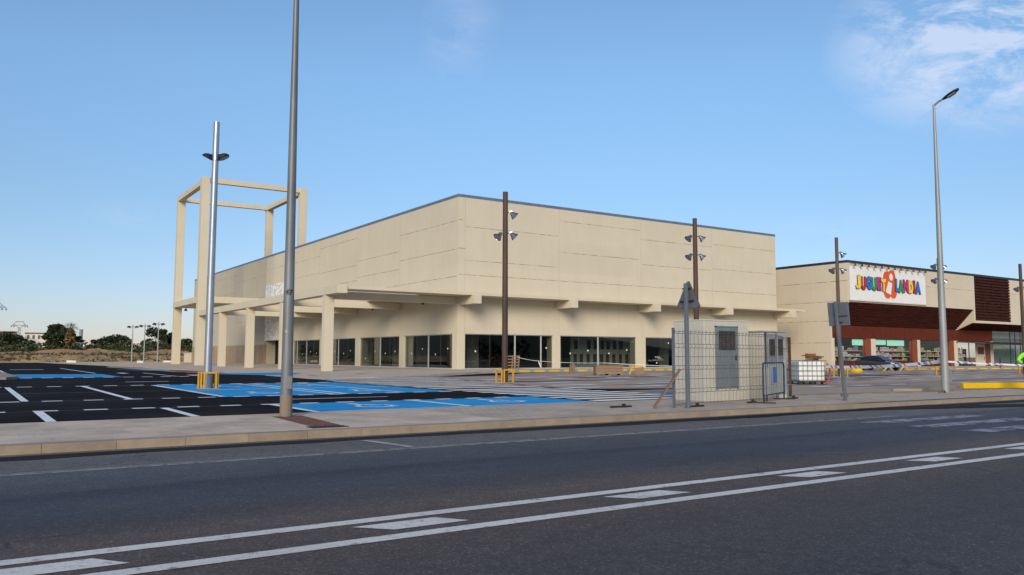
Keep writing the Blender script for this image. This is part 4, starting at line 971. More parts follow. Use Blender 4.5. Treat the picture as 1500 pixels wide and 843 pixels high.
pole('dark pole with four floodlights rising behind the cream kiosk', 36.2,34.5,9.6,.16,.13,'corten',[(8.5,.85,-.5),(8.5,-.9,.25),(7.38,.85,-.5),(7.38,-.9,.25)])
pole('brown pole with three floodlights behind the leaning square sign', 48.95,33.7,9.4,.13,.11,'brown_pole',[(8.35,.85,-.5),(7.25,.85,-.5),(7.25,-.9,.25)])
pole('floodlight pole almost hidden behind the right-hand street lamp', 59.6,32.6,8.6,.12,.10,'brown_pole',[(8.1,.88,-.45),(8.1,-.9,.3),(7.05,.88,-.45),(7.05,-.9,.3)])
pole('floodlight pole cut by the right edge of the photo', 71.15,32.2,8.9,.14,.12,'corten',[(6.95,-.9,.35),(6.95,.85,-.5)])
t = thing('floodlight_pole', 'bright galvanised pole with two dark round lamps in the left car park', 'light pole', (8.09,33.98,LOT), GP)
mb = MB(); mb.tube([(8.09,33.98,LOT-.02),(8.1,33.98,5),(8.12,33.97,10.8)],[.155,.14,.12],18); mb.build('pole', M['galv_bright'], t, smooth=True)
mb = MB(); mb.tube([(8.12,33.97,9.2),(8.12,33.97,9.46)],[.15,.15],14); mb.build('collar', M['alu'], t, smooth=True)
for s in (-1, 1):
    p = Vector((8.12,33.97,9.36)) + side*s*.26
    mb = MB(); mb.lathe(p+Vector((0,0,.1)), Vector((side.x*s*.5,side.y*s*.5,-1)), [(-.02,.05),(.03,.16),(.12,.24),(.17,.23)], 14); mb.tube([Vector((8.12,33.97,9.4)), p+Vector((0,0,.08))],.05,6)
    f = mb.build('lamp_head', M['black_metal'], t, smooth=True)
    MB().lathe(p+Vector((side.x*s*.07,side.y*s*.07,-.05)), Vector((side.x*s*.5,side.y*s*.5,-1)), [(0,.18),(.02,.17)], 14).build('lens', M['lens'], f)
# yellow hoop guards
def guard(label, x, y, w=.64):
    t = thing('pole_guard', label, 'pole guard', (x,y,LOT), 'yellow guards round the pole feet')
    h = .60; g = .09
    for dx, dy in ((1,0),(-1,0),(0,1),(0,-1)):
        mb = MB(); c = Vector((x+dx*w/2, y+dy*w/2, LOT)); s = Vector((-dy,dx,0)); L = w/2-g
        for k in (-1, 1): mb.obox(c+s*k*L+Vector((0,0,h/2)), (1,0,0),(0,1,0),(0,0,1), .028,.028,h/2)
        mb.obox(c+Vector((0,0,h+.03)), s, (dx,dy,0),(0,0,1), L+.03,.03,.03)
        mb.obox(c+s*.0+Vector((0,0,.008)), s, (dx,dy,0),(0,0,1), L+.09,.07,.008)
        mb.build('hoop', M['yellow_steel'], t)
    return t
guard('yellow guard round the galvanised pole in the blue bay', 8.12, 33.98)
guard('yellow guard round the rusty pole before the beige corner', 22.7, 34.7, .7)
guard('yellow guard round the pole hidden behind the cream kiosk', 36.2, 34.5)
guard('yellow guard behind the foot of the leaning square sign', 48.95, 33.7, .7)
guard('yellow guard behind the foot of the right-hand street lamp', 59.6, 32.6, .7)
guard('yellow guard at the right edge of the photo', 71.15, 32.2, .7)
def street_lamp(label, x, y, h, r0, r1, mat, head):
    t = thing('street_lamp', label, 'street lamp', (x,y,0), 'street lamps on the footway')
    mb = MB(); mb.tube([(x,y,-.02),(x,y,h*.5),(x,y,h)],[r0,(r0*.55+r1*.45),r1],16); mb.build('post', M[mat], t, smooth=True)
    hv = Vector(head); p = Vector((x,y,h))
    mb = MB(); mb.tube([p-Vector((0,0,.05)), p+Vector((hv.x*.5,hv.y*.5,.07)), p+Vector((hv.x*1.1,hv.y*1.1,.15))], [.045,.04,.04], 8)
    mb.build('arm', M[mat], t, smooth=True)
    d = Vector((hv.x,hv.y,.16)).normalized(); sd = d.cross(Vector((0,0,1))).normalized(); u = sd.cross(d)
    c0 = p+Vector((hv.x*1.0,hv.y*1.0,.13)); mb = MB(); rings = []
    for tt, w, hh in ((0,.05,.04),(.1,.09,.055),(.22,.13,.065),(.46,.14,.06),(.58,.11,.05),(.64,.04,.03)):
        rings.append([mb.bm.verts.new(c0+d*tt+sd*w*math.cos(2*math.pi*k/12)+u*hh*math.sin(2*math.pi*k/12)) for k in range(12)])
    for a, c in zip(rings, rings[1:]):
        for k in range(12): mb.bm.faces.new((a[k],a[(k+1)%12],c[(k+1)%12],c[k]))
    mb.bm.faces.new(rings[0][::-1]); mb.bm.faces.new(rings[-1])
    f = mb.build('lamp_head', M['black_metal'], t, smooth=True)
    MB().obox(c0+d*.34-u*.062, d, sd, u, .15,.09,.012).build('lens', M['lens'], f)
    return t
L1 = street_lamp('tall grey street lamp post marked 47 at the left, its top out of frame', 5.82,17.5,11.1,.13,.045,'lamp_grey',(.35,-.9))
mb = MB(); mb.tube([(5.82,17.5,0.004),(5.82,17.5,.46)],[.1335,.132],16,caps=False); mb.build('rusty_base', M['rust_band'], L1, smooth=True)
vd = Vector((-.316,-.949,0)); sdv = Vector((.949,-.316,0))
mb = MB(); c = Vector((5.82,17.5,.72))+vd*.118+sdv*.045; mb.obox(c, sdv, vd, (0,0,1), .068,.016,.14); mb.build('access_door', M['lamp_grey'], L1, bevel=.006)
mb = MB(); c = Vector((5.82,17.5,1.82))+vd*.112-sdv*.03; mb.lathe(c, vd, [(0,.035),(.004,.035)],12); mb.build('sticker', M['lamp_pale'], L1)
cu = bpy.data.curves.new('number','FONT'); cu.body = '47'; cu.size = .15; cu.offset = .006; cu.extrude = .001; cu.align_x = 'CENTER'
tmp = bpy.data.objects.new('tmp', cu); COL.objects.link(tmp); dg = bpy.context.evaluated_depsgraph_get(); dg.update(); me = bpy.data.meshes.new_from_object(tmp.evaluated_get(dg)); bpy.data.objects.remove(tmp); bpy.data.curves.remove(cu)
rr = .1128
for v in me.vertices:     # wrap the digits round the post
    ang = v.co.x/rr; dd = vd*math.cos(ang)+sdv*math.sin(ang)
    v.co = dd*(rr+.004+v.co.z) + Vector((0,0,2.62+v.co.y))
me.materials.clear(); me.materials.append(M['black_metal']); ob = bpy.data.objects.new('number', me); COL.objects.link(ob); ob.parent = L1
L2 = street_lamp('tall pale street lamp with its whole curved head in view at the right', 30.59,16.65,11.0,.14,.045,'lamp_pale',(.05,-.33))
vd2 = Vector((-.878,-.478,0)); mb = MB(); mb.obox(Vector((30.59,16.65,.62))+Vector((.478,-.878,0))*.17, vd2.cross(Vector((0,0,1))), vd2,(0,0,1),.05,.05,.26); mb.build('junction_box', M['sign_back'], L2)

# ------------------------------------------------------------------ road signs seen from behind
T1 = thing('warning_sign', 'grey back of a triangular road sign on a steel post by the mesh fence', 'road sign', (15.45,14.98,0))
mb = MB(); p0, p1 = Vector((15.37,14.98,-.02)), Vector((15.52,15.14,3.2)); mb.obox((p0+p1)/2,(p1-p0),Vector((1,0,0)),Vector((0,1,0)),(p1-p0).length/2,.045,.045); mb.build('post', M['sign_post'], T1, bevel=.01)
def tri(s, x0, x1, name, mat):
    c = Vector((0,15.16,2.56)); h = .70; w = .78
    pts = []
    for cy, cz, a0 in ((-w/2+.05,.05,180),(0,h-.06,40),(w/2-.05,.05,-80)):
        for k in range(5):
            a = R({180:270,40:150,-80:30}[a0]-k*30); 
            a = R({180:270,40:150,-80:30}[a0] - 30*k)
            pts.append((x0, c.y + (cy)*s + .05*math.cos(a)*-1*-1, c.z + h/3 + (cz-h/3)*s + .05*math.sin(a)))
    MB().prism(pts,(x1-x0,0,0)).build(name, M[mat], T1)
tri(1.0, 15.60, 15.625, 'plate', 'sign_back'); tri(1.03, 15.63, 15.645, 'rim', 'red_rim')
mb = MB(); mb.box(15.55,15.598,14.93,15.40,2.72,2.76); mb.box(15.55,15.598,15.02,15.30,3.05,3.09); mb.build('bracket', M['iron'], T1)
T2 = thing('square_sign', 'grey back of a rectangular road sign on a leaning post', 'road sign', (22.1,15.1,0))
p0, p1 = Vector((22.12,15.09,-.03)), Vector((21.96,15.22,2.98)); mb = MB(); mb.bar(p0,p1,.085,.085); mb.build('post', M['sign_post'], T2, bevel=.01)
mb = MB(); mb.prism([(22.10,14.84,2.25),(22.04,15.52,2.25),(22.0,15.54,2.96),(22.06,14.86,2.96)],(.028,0,0)); mb.build('plate', M['sign_back'], T2, bevel=.012)
mb = MB(); mb.box(22.0,22.04,14.86,15.22,2.55,2.63); mb.box(22.0,22.03,15.0,15.3,2.36,2.40); mb.build('bracket', M['sign_back'], T2)

# ------------------------------------------------------------------ kiosks, fence, barrier, plank
K = thing('transformer_kiosk', 'cream transformer kiosk with a steel louvred door behind the mesh fence', 'kiosk', (19.2,17.6,0))
kx0, kx1, ky0, ky1, kh = 18.15, 20.10, 17.0, 18.25, 2.36
mb = MB(); mb.box(kx0,kx1,ky0,ky1,-.02,kh); mb.build('wall', M['kiosk'], K, bevel=.015)
mb = MB(); mb.prism([(kx0-.0,ky0-.0,kh+.002),(kx1,ky0,kh+.002),(kx1,ky1,kh+.002),(kx0,ky1,kh+.002)],(0,0,.05)); mb.build('roof', M['kiosk'], K, bevel=.015)
mb = MB(); mb.box(18.64,19.54,ky0-.03,ky0-.002,.36,2.19); d = mb.build('door', M['kiosk_door'], K, bevel=.008)
mb = MB()
for x0, x1, z0, z1 in ((18.60,18.645,.33,2.22),(19.535,19.58,.33,2.22),(18.6,19.58,2.185,2.225)): mb.box(x0,x1,ky0-.045,ky0-.003,z0,z1)
mb.build('door_frame', M['kiosk_door'], d)
mb = MB(); mb.box(18.74,19.44,ky0-.034,ky0-.0305,1.5,2.08)
for i in range(11): mb.prism([(18.74,ky0-.036,1.52+i*.052),(18.74,ky0-.06,1.52+i*.052-.004),(18.74,ky0-.06,1.52+i*.052+.01),(18.74,ky0-.036,1.52+i*.052+.035)],(.7,0,0))
mb.build('louvre', M['louvre'], d)
MB().box(19.44,19.49,ky0-.06,ky0-.031,1.2,1.34).build('handle', M['black_metal'], d)
K2 = thing('meter_cabinet', 'grey electrical cabinet with a dark louvre beside the cream kiosk', 'cabinet', (21.5,17.4,0))
mb = MB(); mb.box(20.97,22.1,17.18,17.9,-.02,2.08); mb.build('body', M['kiosk'], K2, bevel=.01)
mb = MB(); mb.box(20.94,22.13,17.14,17.93,2.083,2.13); mb.build('roof', M['grey_box'], K2, bevel=.01)
mb = MB(); mb.box(21.0,22.07,17.15,17.178,.12,2.06); d = mb.build('door', M['grey_box'], K2, bevel=.006)
mb = MB(); mb.box(21.26,21.90,17.146,17.149,1.34,1.87)
for i in range(10): mb.prism([(21.26,17.145,1.355+i*.052),(21.26,17.122,1.352+i*.052),(21.26,17.122,1.364+i*.052),(21.26,17.145,1.388+i*.052)],(.64,0,0))
mb.build('louvre', M['louvre'], d); MB().box(21.08,21.12,17.12,17.149,1.0,1.12).build('handle', M['black_metal'], d)
mb = MB(); mb.box(20.42,20.72,17.6,17.95,.9,1.95); mb.box(20.4,20.74,17.58,17.97,1.95,1.99); mb.box(20.5,20.64,17.7,17.85,0,.9)
tag(mb.build('junction_cabinet', M['louvre'], origin=(20.57,17.75,0)), 'narrow dark cabinet in the gap between kiosk and grey cabinet', 'cabinet')

def wire_panel(t, a, b, z0=.06, z1=2.0, vstep=.17, r=.0055, skew=0):
    a, b = Vector(a), Vector(b); d = b-a; L = d.length; d.normalize(); nrm = d.cross(Vector((0,0,1)))
    mb = MB(); folds = (.42, 1.02, 1.58, z1-.05)
    prof = [(z0,0)]
    for f in folds: prof += [(f-.05,0),(f,.045),(f+.05,0)]
    prof = [p for p in prof if p[0] <= z1+.01]
    n = int(L/vstep)
    for i in range(n+1):
        s = i*L/n
        mb.tube([a+d*s+nrm*o+Vector((0,0,z+skew*s)) for z, o in prof], r, 4, caps=False)
    zz = [z0+.03]
    for f in folds: zz += [f-.05, f+.05] if f < z1-.1 else [f-.05, f]
    zz += [.72, 1.30]
    for z in zz: mb.tube([a+Vector((0,0,z)), b+Vector((0,0,z+skew*L))], r*1.05, 4, caps=False)
    mb.build('wire_panel', M['wire'], t)
def post(t, x, y, h, w=.055, mat='sign_post', lean=(0,0)):
    mb = MB(); mb.bar((x,y,-.02),(x+lean[0],y+lean[1],h), w); mb.bar((x+lean[0],y+lean[1],h),(x+lean[0],y+lean[1],h+.02), w*1.15); mb.build('post', M[mat], t)
F1 = thing('mesh_fence', 'folded wire mesh fence in front of the cream kiosk', 'fence', (15.1,15.2,0))
post(F1, 15.1,15.2,2.02); wire_panel(F1, (15.13,15.2,0),(17.6,15.62,0)); wire_panel(F1, (17.66,15.63,0),(19.6,15.98,0)); post(F1, 19.66,16.0,2.0,.04,'wire')
F2 = thing('fence_gate', 'wire mesh gate leaf hanging open beside the grey cabinet', 'gate', (21.0,16.7,0))
post(F2, 21.0,16.67,2.03,.06,'lamp_pale'); post(F2,22.82,17.6,1.93,.07,'corten',(.0,.0)); wire_panel(F2,(21.04,16.69,0),(22.78,17.58,0),.25,1.98,.15,.006,-.03)
wire_panel(F2,(19.75,16.05,0),(20.95,16.64,0))
# debris feet of temporary fencing
for lb, x, y, a in (('dark steel ballast lying under the warning sign',15.9,15.25,.1),('dark steel ballast lying below the kiosk door',18.7,15.75,.4),('dark steel ballast lying left of the leaning plank',14.1,16.1,.0),('dark steel ballast lying below the open gate',21.6,16.6,.2)):
    d = Vector((math.cos(a),math.sin(a),0)); mb = MB(); c = Vector((x,y,.02)); mb.obox(c,d,d.cross(Vector((0,0,1))),(0,0,1),.34,.04,.02); mb.obox(c+d*.1+Vector((0,0,.04)),d,d.cross(Vector((0,0,1))),(0,0,1),.04,.03,.03)
    tag(mb.build('steel_ballast', M['iron'], origin=(x,y,0)), lb, 'ballast', 'steel ballast pieces on the pavement')
# blue crowd barrier
C = thing('crowd_barrier', 'blue steel crowd barrier with a blue plate in front of the grey cabinet', 'barrier', (19.8,15.9,0))
a, b = Vector((18.6,15.25,0)), Vector((21.1,16.5,0)); d = (b-a).normalized(); L = (b-a).length; Z = lambda z: Vector((0,0,z))
mb = MB(); rc = .14
fr = [a+Z(.22), a+Z(1.13-rc), a+d*rc*.3+Z(1.13-rc*.3), a+d*rc+Z(1.13), b-d*rc+Z(1.13), b-d*rc*.3+Z(1.13-rc*.3), b+Z(1.13-rc), b+Z(.22)]
mb.tube(fr,.024,8); mb.tube([a+Z(.22),b+Z(.22)],.022,8); mb.build('frame', M['barrier_blue'], C, smooth=True)
mb = MB(); n = 12
for i in range(1,n): mb.tube([a+d*L*i/n+Z(.22),a+d*L*i/n+Z(1.13)],.013,6)
mb.build('bars', M['lamp_pale'], C)
for p in (a+d*.05, b-d*.05):
    nn = d.cross(Vector((0,0,1))); mb = MB(); mb.tube([p+Z(.03),p+Z(.24)],.024,8); mb.bar(p-nn*.33+Z(.025),p+nn*.33+Z(.025),.05,.03); mb.build('foot', M['black_metal'], C)
mb = MB(); mb.obox(a+d*L*.52+Z(.78)+d.cross(Vector((0,0,1)))*.02, d, d.cross(Vector((0,0,1))), (0,0,1), .26,.006,.22); mb.build('plate', M['plate_blue'], C)
# leaning plank
mb = MB(); mb.bar((14.55,15.35,.02),(15.08,14.95,.98),.16,.05); tag(mb.build('timber_plank', M['brown_wood'], origin=(14.55,15.35,0)), 'brown timber plank leaning against the fence post', 'plank')

# ------------------------------------------------------------------ tank, tapes, pallets
I = thing('liquid_tank', 'white plastic tank in a wire cage on a pallet', 'tank', (34.0,25.0,LOT))
ca = R(-30); ax = Vector((math.cos(ca),math.sin(ca),0)); ay = Vector((-math.sin(ca),math.cos(ca),0)); c = Vector((34.05,25.3,LOT)); W = .68
mb = MB(); mb.obox(c+Z(.64),ax,ay,(0,0,1),W-.04,W-.06,.47); mb.build('tank_body', M['plastic_white'], I, bevel=.08, smooth=False)
mb = MB()
for i in range(7):
    s = -W+2*W*i/6
    for f in (-W, W):
        mb.tube([c+ax*s+ay*f+Z(.14),c+ax*s+ay*f+Z(1.14)],.011,5); mb.tube([c+ay*s+ax*f+Z(.14),c+ay*s+ax*f+Z(1.14)],.011,5)
for z in (.16,.42,.66,.9,1.14):
    q4 = [c+ax*sx*W+ay*sy*W+Z(z) for sx, sy in ((-1,-1),(1,-1),(1,1),(-1,1))]
    for i in range(4): mb.tube([q4[i],q4[(i+1)%4]],.013,5)
mb.build('cage', M['alu'], I)
mb = MB()
for s in (-1,0,1):
    for f in (-1,1): mb.obox(c+ax*s*(W-.1)+ay*f*(W-.1)+Z(.06),ax,ay,(0,0,1),.1,.1,.06)
mb.obox(c+Z(.135),ax,ay,(0,0,1),W,W,.012); mb.build('pallet_base', M['black_metal'], I)
mb = MB(); mb.lathe(c+Z(1.1),(0,0,1),[(0,.12),(.06,.12)],12); mb.build('cap', M['black_metal'], I)
H0 = c+ax*.62-ay*.72
mb = MB(); mb.tube([H0+Z(.85),H0+ax*.12+Z(.98),H0+ax*.22+Z(.7),H0+ax*.2+Z(.35),H0+ax*.08+Z(.1),H0-ax*.12+Z(.04)],.045,8); tag(mb.build('red_hose', M['orange_red'], origin=tuple(H0)), 'red hose hanging beside the caged white tank', 'hose')
mb = MB()
for i in range(5):
    p = c+ax*uni(-.1,.45)+ay*uni(-.3,.3)+Z(1.19+i*.05); an = uni(0,3); d = Vector((math.cos(an),math.sin(an),uni(-.1,.1))); mb.obox(p,d,d.cross(Vector((0,0,1))),d.cross(Vector((0,0,1))).cross(d),uni(.16,.34),uni(.08,.2),.025)
mb.obox(c+ax*.22+Z(1.36),ax,ay,(0,0,1),.2,.16,.12)
tag(mb.build('scrap_pile', M['rust'], origin=tuple(c+Z(1.17))), 'heap of rusty boards lying on top of the caged tank', 'boards')
def tape(name, pts, w, mat, label, cat='tape', sag=.0, n=14, group='barrier tapes'):
    pts = [Vector(p) for p in pts]; me = bpy.data.meshes.new(name); vs = []; uv = []; L = 0
    P = []
    for a, b in zip(pts, pts[1:]):
        for i in range(n): 
            t = i/n; P.append(a.lerp(b,t)+Vector((0,0,-sag*4*t*(1-t))))
    P.append(pts[-1])
    for i, p in enumerate(P):
        if i: L += (p-P[i-1]).length
        tw = .35*math.sin(i*.7); off = Vector((.3*math.sin(tw)*w,-.3*math.sin(tw)*w,w/2*math.cos(tw)))
        vs += [p-off, p+off]; uv += [(L,0),(L,1)]
    fs = [(2*i,2*i+2,2*i+3,2*i+1) for i in range(len(P)-1)]
    o = P[0].copy(); me.from_pydata([tuple(v-o) for v in vs],[],fs); ul = me.uv_layers.new(name='UVMap')
    for lp in me.loops: ul.data[lp.index].uv = uv[lp.vertex_index]
    me.materials.append(M[mat]); ob = bpy.data.objects.new(name, me); ob.location = o; COL.objects.link(ob)
    so = ob.modifiers.new('thickness','SOLIDIFY'); so.thickness = .002
    return tag(ob, label, cat, group)
tape('barrier_tape', [tuple(H0+Z(.86)),(30.66,16.76,1.15)], .13, 'tape', 'white striped barrier tape stretched from the caged tank to the street lamp', sag=.10)
tape('barrier_tape', [(30.72,16.6,1.14),(36.9,15.4,.95)], .07, 'tape', 'narrow striped barrier tape running right from the street lamp', sag=.02)
tape('barrier_tape', [(41.6,61.6,1.22),(42.3,58.6,.86),(43.1,51.2,.78),(50.5,44.8,.45)], .035, 'white_tape', 'thin white tape sagging from the standing pallet to the crate', sag=.06)
tape('barrier_tape', [(42.25,59.2,.9),(42.45,59.0,.25)], .13, 'white_tape', 'loose white tape tail dangling before the dark window', n=6)
# standing pallet behind the rusty pole
def pallet(label, c, rz, tilt, w=1.25, h=1.2):
    t = thing('wooden_pallet', label, 'pallet', tuple(c), 'pallets and timber on the car park')
    c = Vector(c); d = Vector((math.cos(rz),math.sin(rz),0)); nn = d.cross(Vector((0,0,1))); up = (Vector((0,0,1))*math.cos(tilt)+nn*math.sin(tilt)).normalized(); nf = d.cross(up)
    for k in range(5): 
        mb = MB(); mb.obox(c+up*(.07+k*(h-.14)/4)+nf*.06,d,nf,up,w/2,.012,.055); mb.build('board', M['wood'], t)
    for s in (-1,0,1):
        mb = MB(); mb.obox(c+d*s*(w/2-.06)+up*h/2,d,nf,up,.05,.046,h/2); mb.build('stringer', M['wood'], t)
    return t
pallet('wooden pallet standing on edge behind the rusty pole', (41.45,62.2,.13), 0, .12, 1.5, 1.25)
cr = thing('timber_crate', 'long low wooden crate on the grey asphalt before the windows', 'crate', (37.6,44.4,LOT), 'pallets and timber on the car park')
d = Vector((.91,-.42,0)).normalized(); nn = Vector((-d.y,d.x,0)); c = Vector((37.55,44.2,LOT))
for k in range(3):
    mb = MB(); mb.obox(c-nn*.42+Z(.2+k*.19),d,nn,(0,0,1),.96,.02,.085); mb.build('side_board', M['wood'], cr)
mb = MB(); mb.obox(c+nn*.42+Z(.38),d,nn,(0,0,1),.96,.02,.27); mb.obox(c-d*.95+Z(.38),d,nn,(0,0,1),.02,.4,.27); mb.obox(c+d*.95+Z(.38),d,nn,(0,0,1),.02,.4,.27); mb.build('frame', M['wood'], cr)
mb = MB(); mb.obox(c+Z(.665),d,nn,(0,0,1),1.0,.47,.02); mb.build('lid', M['wood'], cr)
for s in (-.85,0,.85):
    mb = MB(); mb.obox(c+d*s+Z(.05),d,nn,(0,0,1),.08,.44,.05); mb.build('runner', M['wood'], cr)
mb = MB()
for i in range(6):
    p = Vector((39.3+uni(-.25,.25),50.6+uni(-.2,.2),LOT)); mb.bar(p, p+Vector((uni(-.12,.12),uni(-.1,.1),uni(.45,.85))), .14,.05)
tag(mb.build('timber_offcuts', M['wood'], origin=(39.3,50.6,0)), 'small stack of upright timber offcuts left of the crate', 'timber', 'pallets and timber on the car park')
t = thing('wooden_trestle', 'small yellow and timber trestle right of the crate', 'trestle', (40.7,44.9,LOT), 'pallets and timber on the car park')
MB().bar((40.35,45.1,0),(40.5,44.9,.62),.09).build('leg', M['yellow_steel'], t); mb = MB(); mb.obox((41.0,44.75,.25),(.9,-.4,.1),(.4,.9,0),(-.1,0,1),.34,.04,.26); mb.build('board', M['wood'], t); MB().bar((40.3,45.1,.62),(41.3,44.7,.60),.08).build('rail', M['yellow_steel'], t)
mb = MB(); mb.lathe((62.5,41.5,LOT),(0,0,1),[(0,.42),(.12,.5),(.4,.42),(.58,.16),(.62,.05)],12); tag(mb.build('yellow_sack', M['yellow_beam'], origin=(62.5,41.5,0)), 'bright yellow sack on the asphalt near the dark car', 'sack')
for lb, x, y in (('left one of two bent yellow rods by the dark car',70.6,43.6),('right one of two bent yellow rods by the dark car',73.2,43.6)):
    mb = MB(); mb.tube([(x-.5,y+.2,.02),(x-.2,y,.42),(x+.05,y,.5),(x+.35,y-.2,.05)],.06,6); tag(mb.build('bent_rod', M['yellow_steel'], origin=(x,y,0)), lb, 'rod', 'bent yellow rods')
# long yellow barrier lying by the kerb island
mb = MB(); mb.bar((35.5,18.6,.10),(42.5,15.3,.12),.2,.24); o = mb.build('yellow_barrier', M['yellow_beam'], origin=(36,18.2,0), bevel=.03); tag(o, 'long yellow barrier beam lying on the ground at the right edge', 'barrier beam')
mb = MB(); mb.tube([(103.5,49.6,.1),(103.5,49.6,1.05)],.09,8); mb.lathe((103.5,49.6,1.05),(0,0,1),[(0,.1),(.06,.1),(.1,.04)],8); tag(mb.build('bollard', M['black_metal'], origin=(103.5,49.6,.1)), 'thin black bollard before the glazed store entrance', 'bollard')
for lb, x, y in (('crumpled brown leaf litter at the foot of the right street lamp',29.9,16.4),('small dark clod on the pavement right of the leaning sign',24.3,16.6)):
    mb = MB(); leaves(mb,(x,y,.04),(.16,.12,.05),24,.05); tag(mb.build('litter', M['dead_frond'], origin=(x,y,0), norm=False), lb, 'litter')

# ------------------------------------------------------------------ car
def make_car(label, x, y, rz):
    t = thing('parked_car', label, 'car', (x,y,0)); t.rotation_euler = (0,0,rz)
    o = ROOT[t.name]; Lc = 4.25
    def add(mb, name, mat, parent, **k): 
        for v in mb.bm.verts: v.co += o
        return mb.build(name, M[mat], parent, **k)
    # body stations along length: (x, half width, z sill, z shoulder, z top crown)
    st = [(-2.12,.70,.42,.82,.86),(-2.02,.80,.30,.95,1.02),(-1.6,.86,.24,.98,1.05),(-.8,.88,.22,.96,.99),(.2,.88,.22,.93,.96),(.95,.87,.22,.90,.98),(1.5,.84,.24,.82,.90),(1.95,.76,.28,.68,.76),(2.1,.62,.36,.58,.62)]
    mb = MB(); rings = []
    for sx, w, z0, z1, z2 in st:
        rings.append([mb.bm.verts.new(p) for p in ((sx,-w*.9,z0),(sx,-w,z0+.12),(sx,-w,z1-.12),(sx,-w*.94,z1),(sx,-w*.5,z2),(sx,w*.5,z2),(sx,w*.94,z1),(sx,w,z1-.12),(sx,w,z0+.12),(sx,w*.9,z0))])
    for a, b in zip(rings, rings[1:]):
        for k in range(10): mb.bm.faces.new((a[k],b[k],b[(k+1)%10],a[(k+1)%10]))
    mb.bm.faces.new(rings[0]); mb.bm.faces.new(rings[-1][::-1])
    body = add(mb, 'body', 'car', t, smooth=True)
    # cabin
    cs = [(-1.95,.70,.98,1.02),(-1.55,.68,1.0,1.36),(-.9,.69,.98,1.46),(-.1,.69,.95,1.47),(.35,.68,.94,1.38),(1.05,.72,.93,.97)]
    mb = MB(); rings = []
    for sx, w, z0, z1 in cs:
        tw = w*.80; rings.append([mb.bm.verts.new(p) for p in ((sx,-w*1.1,z0-.03),(sx,-tw,z1-.06),(sx,-tw*.8,z1),(sx,tw*.8,z1),(sx,tw,z1-.06),(sx,w*1.1,z0-.03))])
    for a, b in zip(rings, rings[1:]):
        for k in range(5): mb.bm.faces.new((a[k],b[k],b[k+1],a[k+1]))
    mb.bm.faces.new(rings[0]); mb.bm.faces.new(rings[-1][::-1]); add(mb, 'cabin', 'car', t, smooth=True)
    for s in (-1, 1):
        for x0, x1, z1a, z1b in ((-1.45,-.62,1.27,1.39),(-.54,.32,1.40,1.36)):
            mb = MB(); yl, yh = s*.768, s*.60
            pts = [(x0,yl,1.02),(x1+(.35 if x1 > 0 else 0),yl,1.0),(x1,s*.615,z1b-.03),(x0,s*.615,z1a-.02)]
            mb.prism([Vector(p)+Vector((0,s*.004,0)) for p in pts],(0,s*.012,.006)); add(mb, 'side_window', 'car_glass', t)
        mb = MB(); mb.obox((.78,s*.93,1.0),(1,0,0),(0,1,0),(0,0,1),.07,.09,.07); add(mb,'mirror','car',t, bevel=.02)
        mb = MB(); mb.prism([(2.0,s*.50,.62),(1.86,s*.74,.64),(1.78,s*.76,.78),(1.98,s*.52,.74)],(.06,s*.015,0)); add(mb,'headlight','headlight',t)
        mb = MB(); mb.box(-2.1,-2.0,s*.74-.08,s*.74+.08,.74,.98); add(mb,'tail_light','tail',t)
        for wx in (-1.32, 1.36):
            mb = MB(); mb.lathe((wx,s*.70,.31),(0,s,0),[(0,.24),(.02,.31),(.17,.315),(.19,.29)],20); wh = add(mb,'wheel','rubber',t)
            mb = MB(); mb.lathe((wx,s*.885,.31),(0,s,0),[(0,.20),(.012,.2),(.018,.06)],16); add(mb,'rim','rim',wh)
    mb = MB(); mb.prism([(1.02,-.66,1.0),(1.02,.66,1.0),(.40,.55,1.37),(.40,-.55,1.37)],(.02,0,.018)); add(mb,'windscreen','car_glass',t)
    mb = MB(); mb.prism([(-1.92,-.6,1.06),(-1.92,.6,1.06),(-1.58,.5,1.34),(-1.58,-.5,1.34)],(-.02,0,.012)); add(mb,'rear_window','car_glass',t)
    mb = MB(); mb.box(2.1,2.13,-.26,.26,.44,.55); add(mb,'number_plate','plate',t)
    mb = MB(); mb.box(2.06,2.115,-.45,.45,.30,.42); mb.box(2.06,2.11,-.4,.4,.56,.62); add(mb,'grille','black_metal',t)
    return t
make_car('dark hatchback parked nose-out in front of the toy store windows', 75.9, 48.0, R(-90))

# ------------------------------------------------------------------ person in lime hi-vis at the right edge
px, py = 36.23, 16.25
Pn = thing('person', 'person in a lime high-visibility jacket and dark trousers at the right edge', 'person', (px,py,0))
fdir = Vector((.913,.407,0)); rdir = Vector((.407,-.913,0))      # walking away from the road
def skin_mesh(name, mat, joints, edges, parent, sub=2):
    me = bpy.data.meshes.new(name); o = ROOT[parent.name]
    vs = [Vector((px,py,0)) + rdir*j[0] + fdir*j[1] + Z(j[2]) - o for j in joints]
    me.from_pydata([tuple(v) for v in vs], edges, []); me.materials.append(M[mat])
    ob = bpy.data.objects.new(name, me); COL.objects.link(ob); ob.parent = parent; ROOT[ob.name] = o
    sk = ob.modifiers.new('skin','SKIN'); sk.use_smooth_shade = True
    for i, j in enumerate(joints):
        d = me.skin_vertices[0].data[i]; d.radius = (j[3], j[4] if len(j) > 4 else j[3]); d.use_root = (i == 0)
    s = ob.modifiers.new('subsurf','SUBSURF'); s.levels = sub; s.render_levels = sub
    return ob
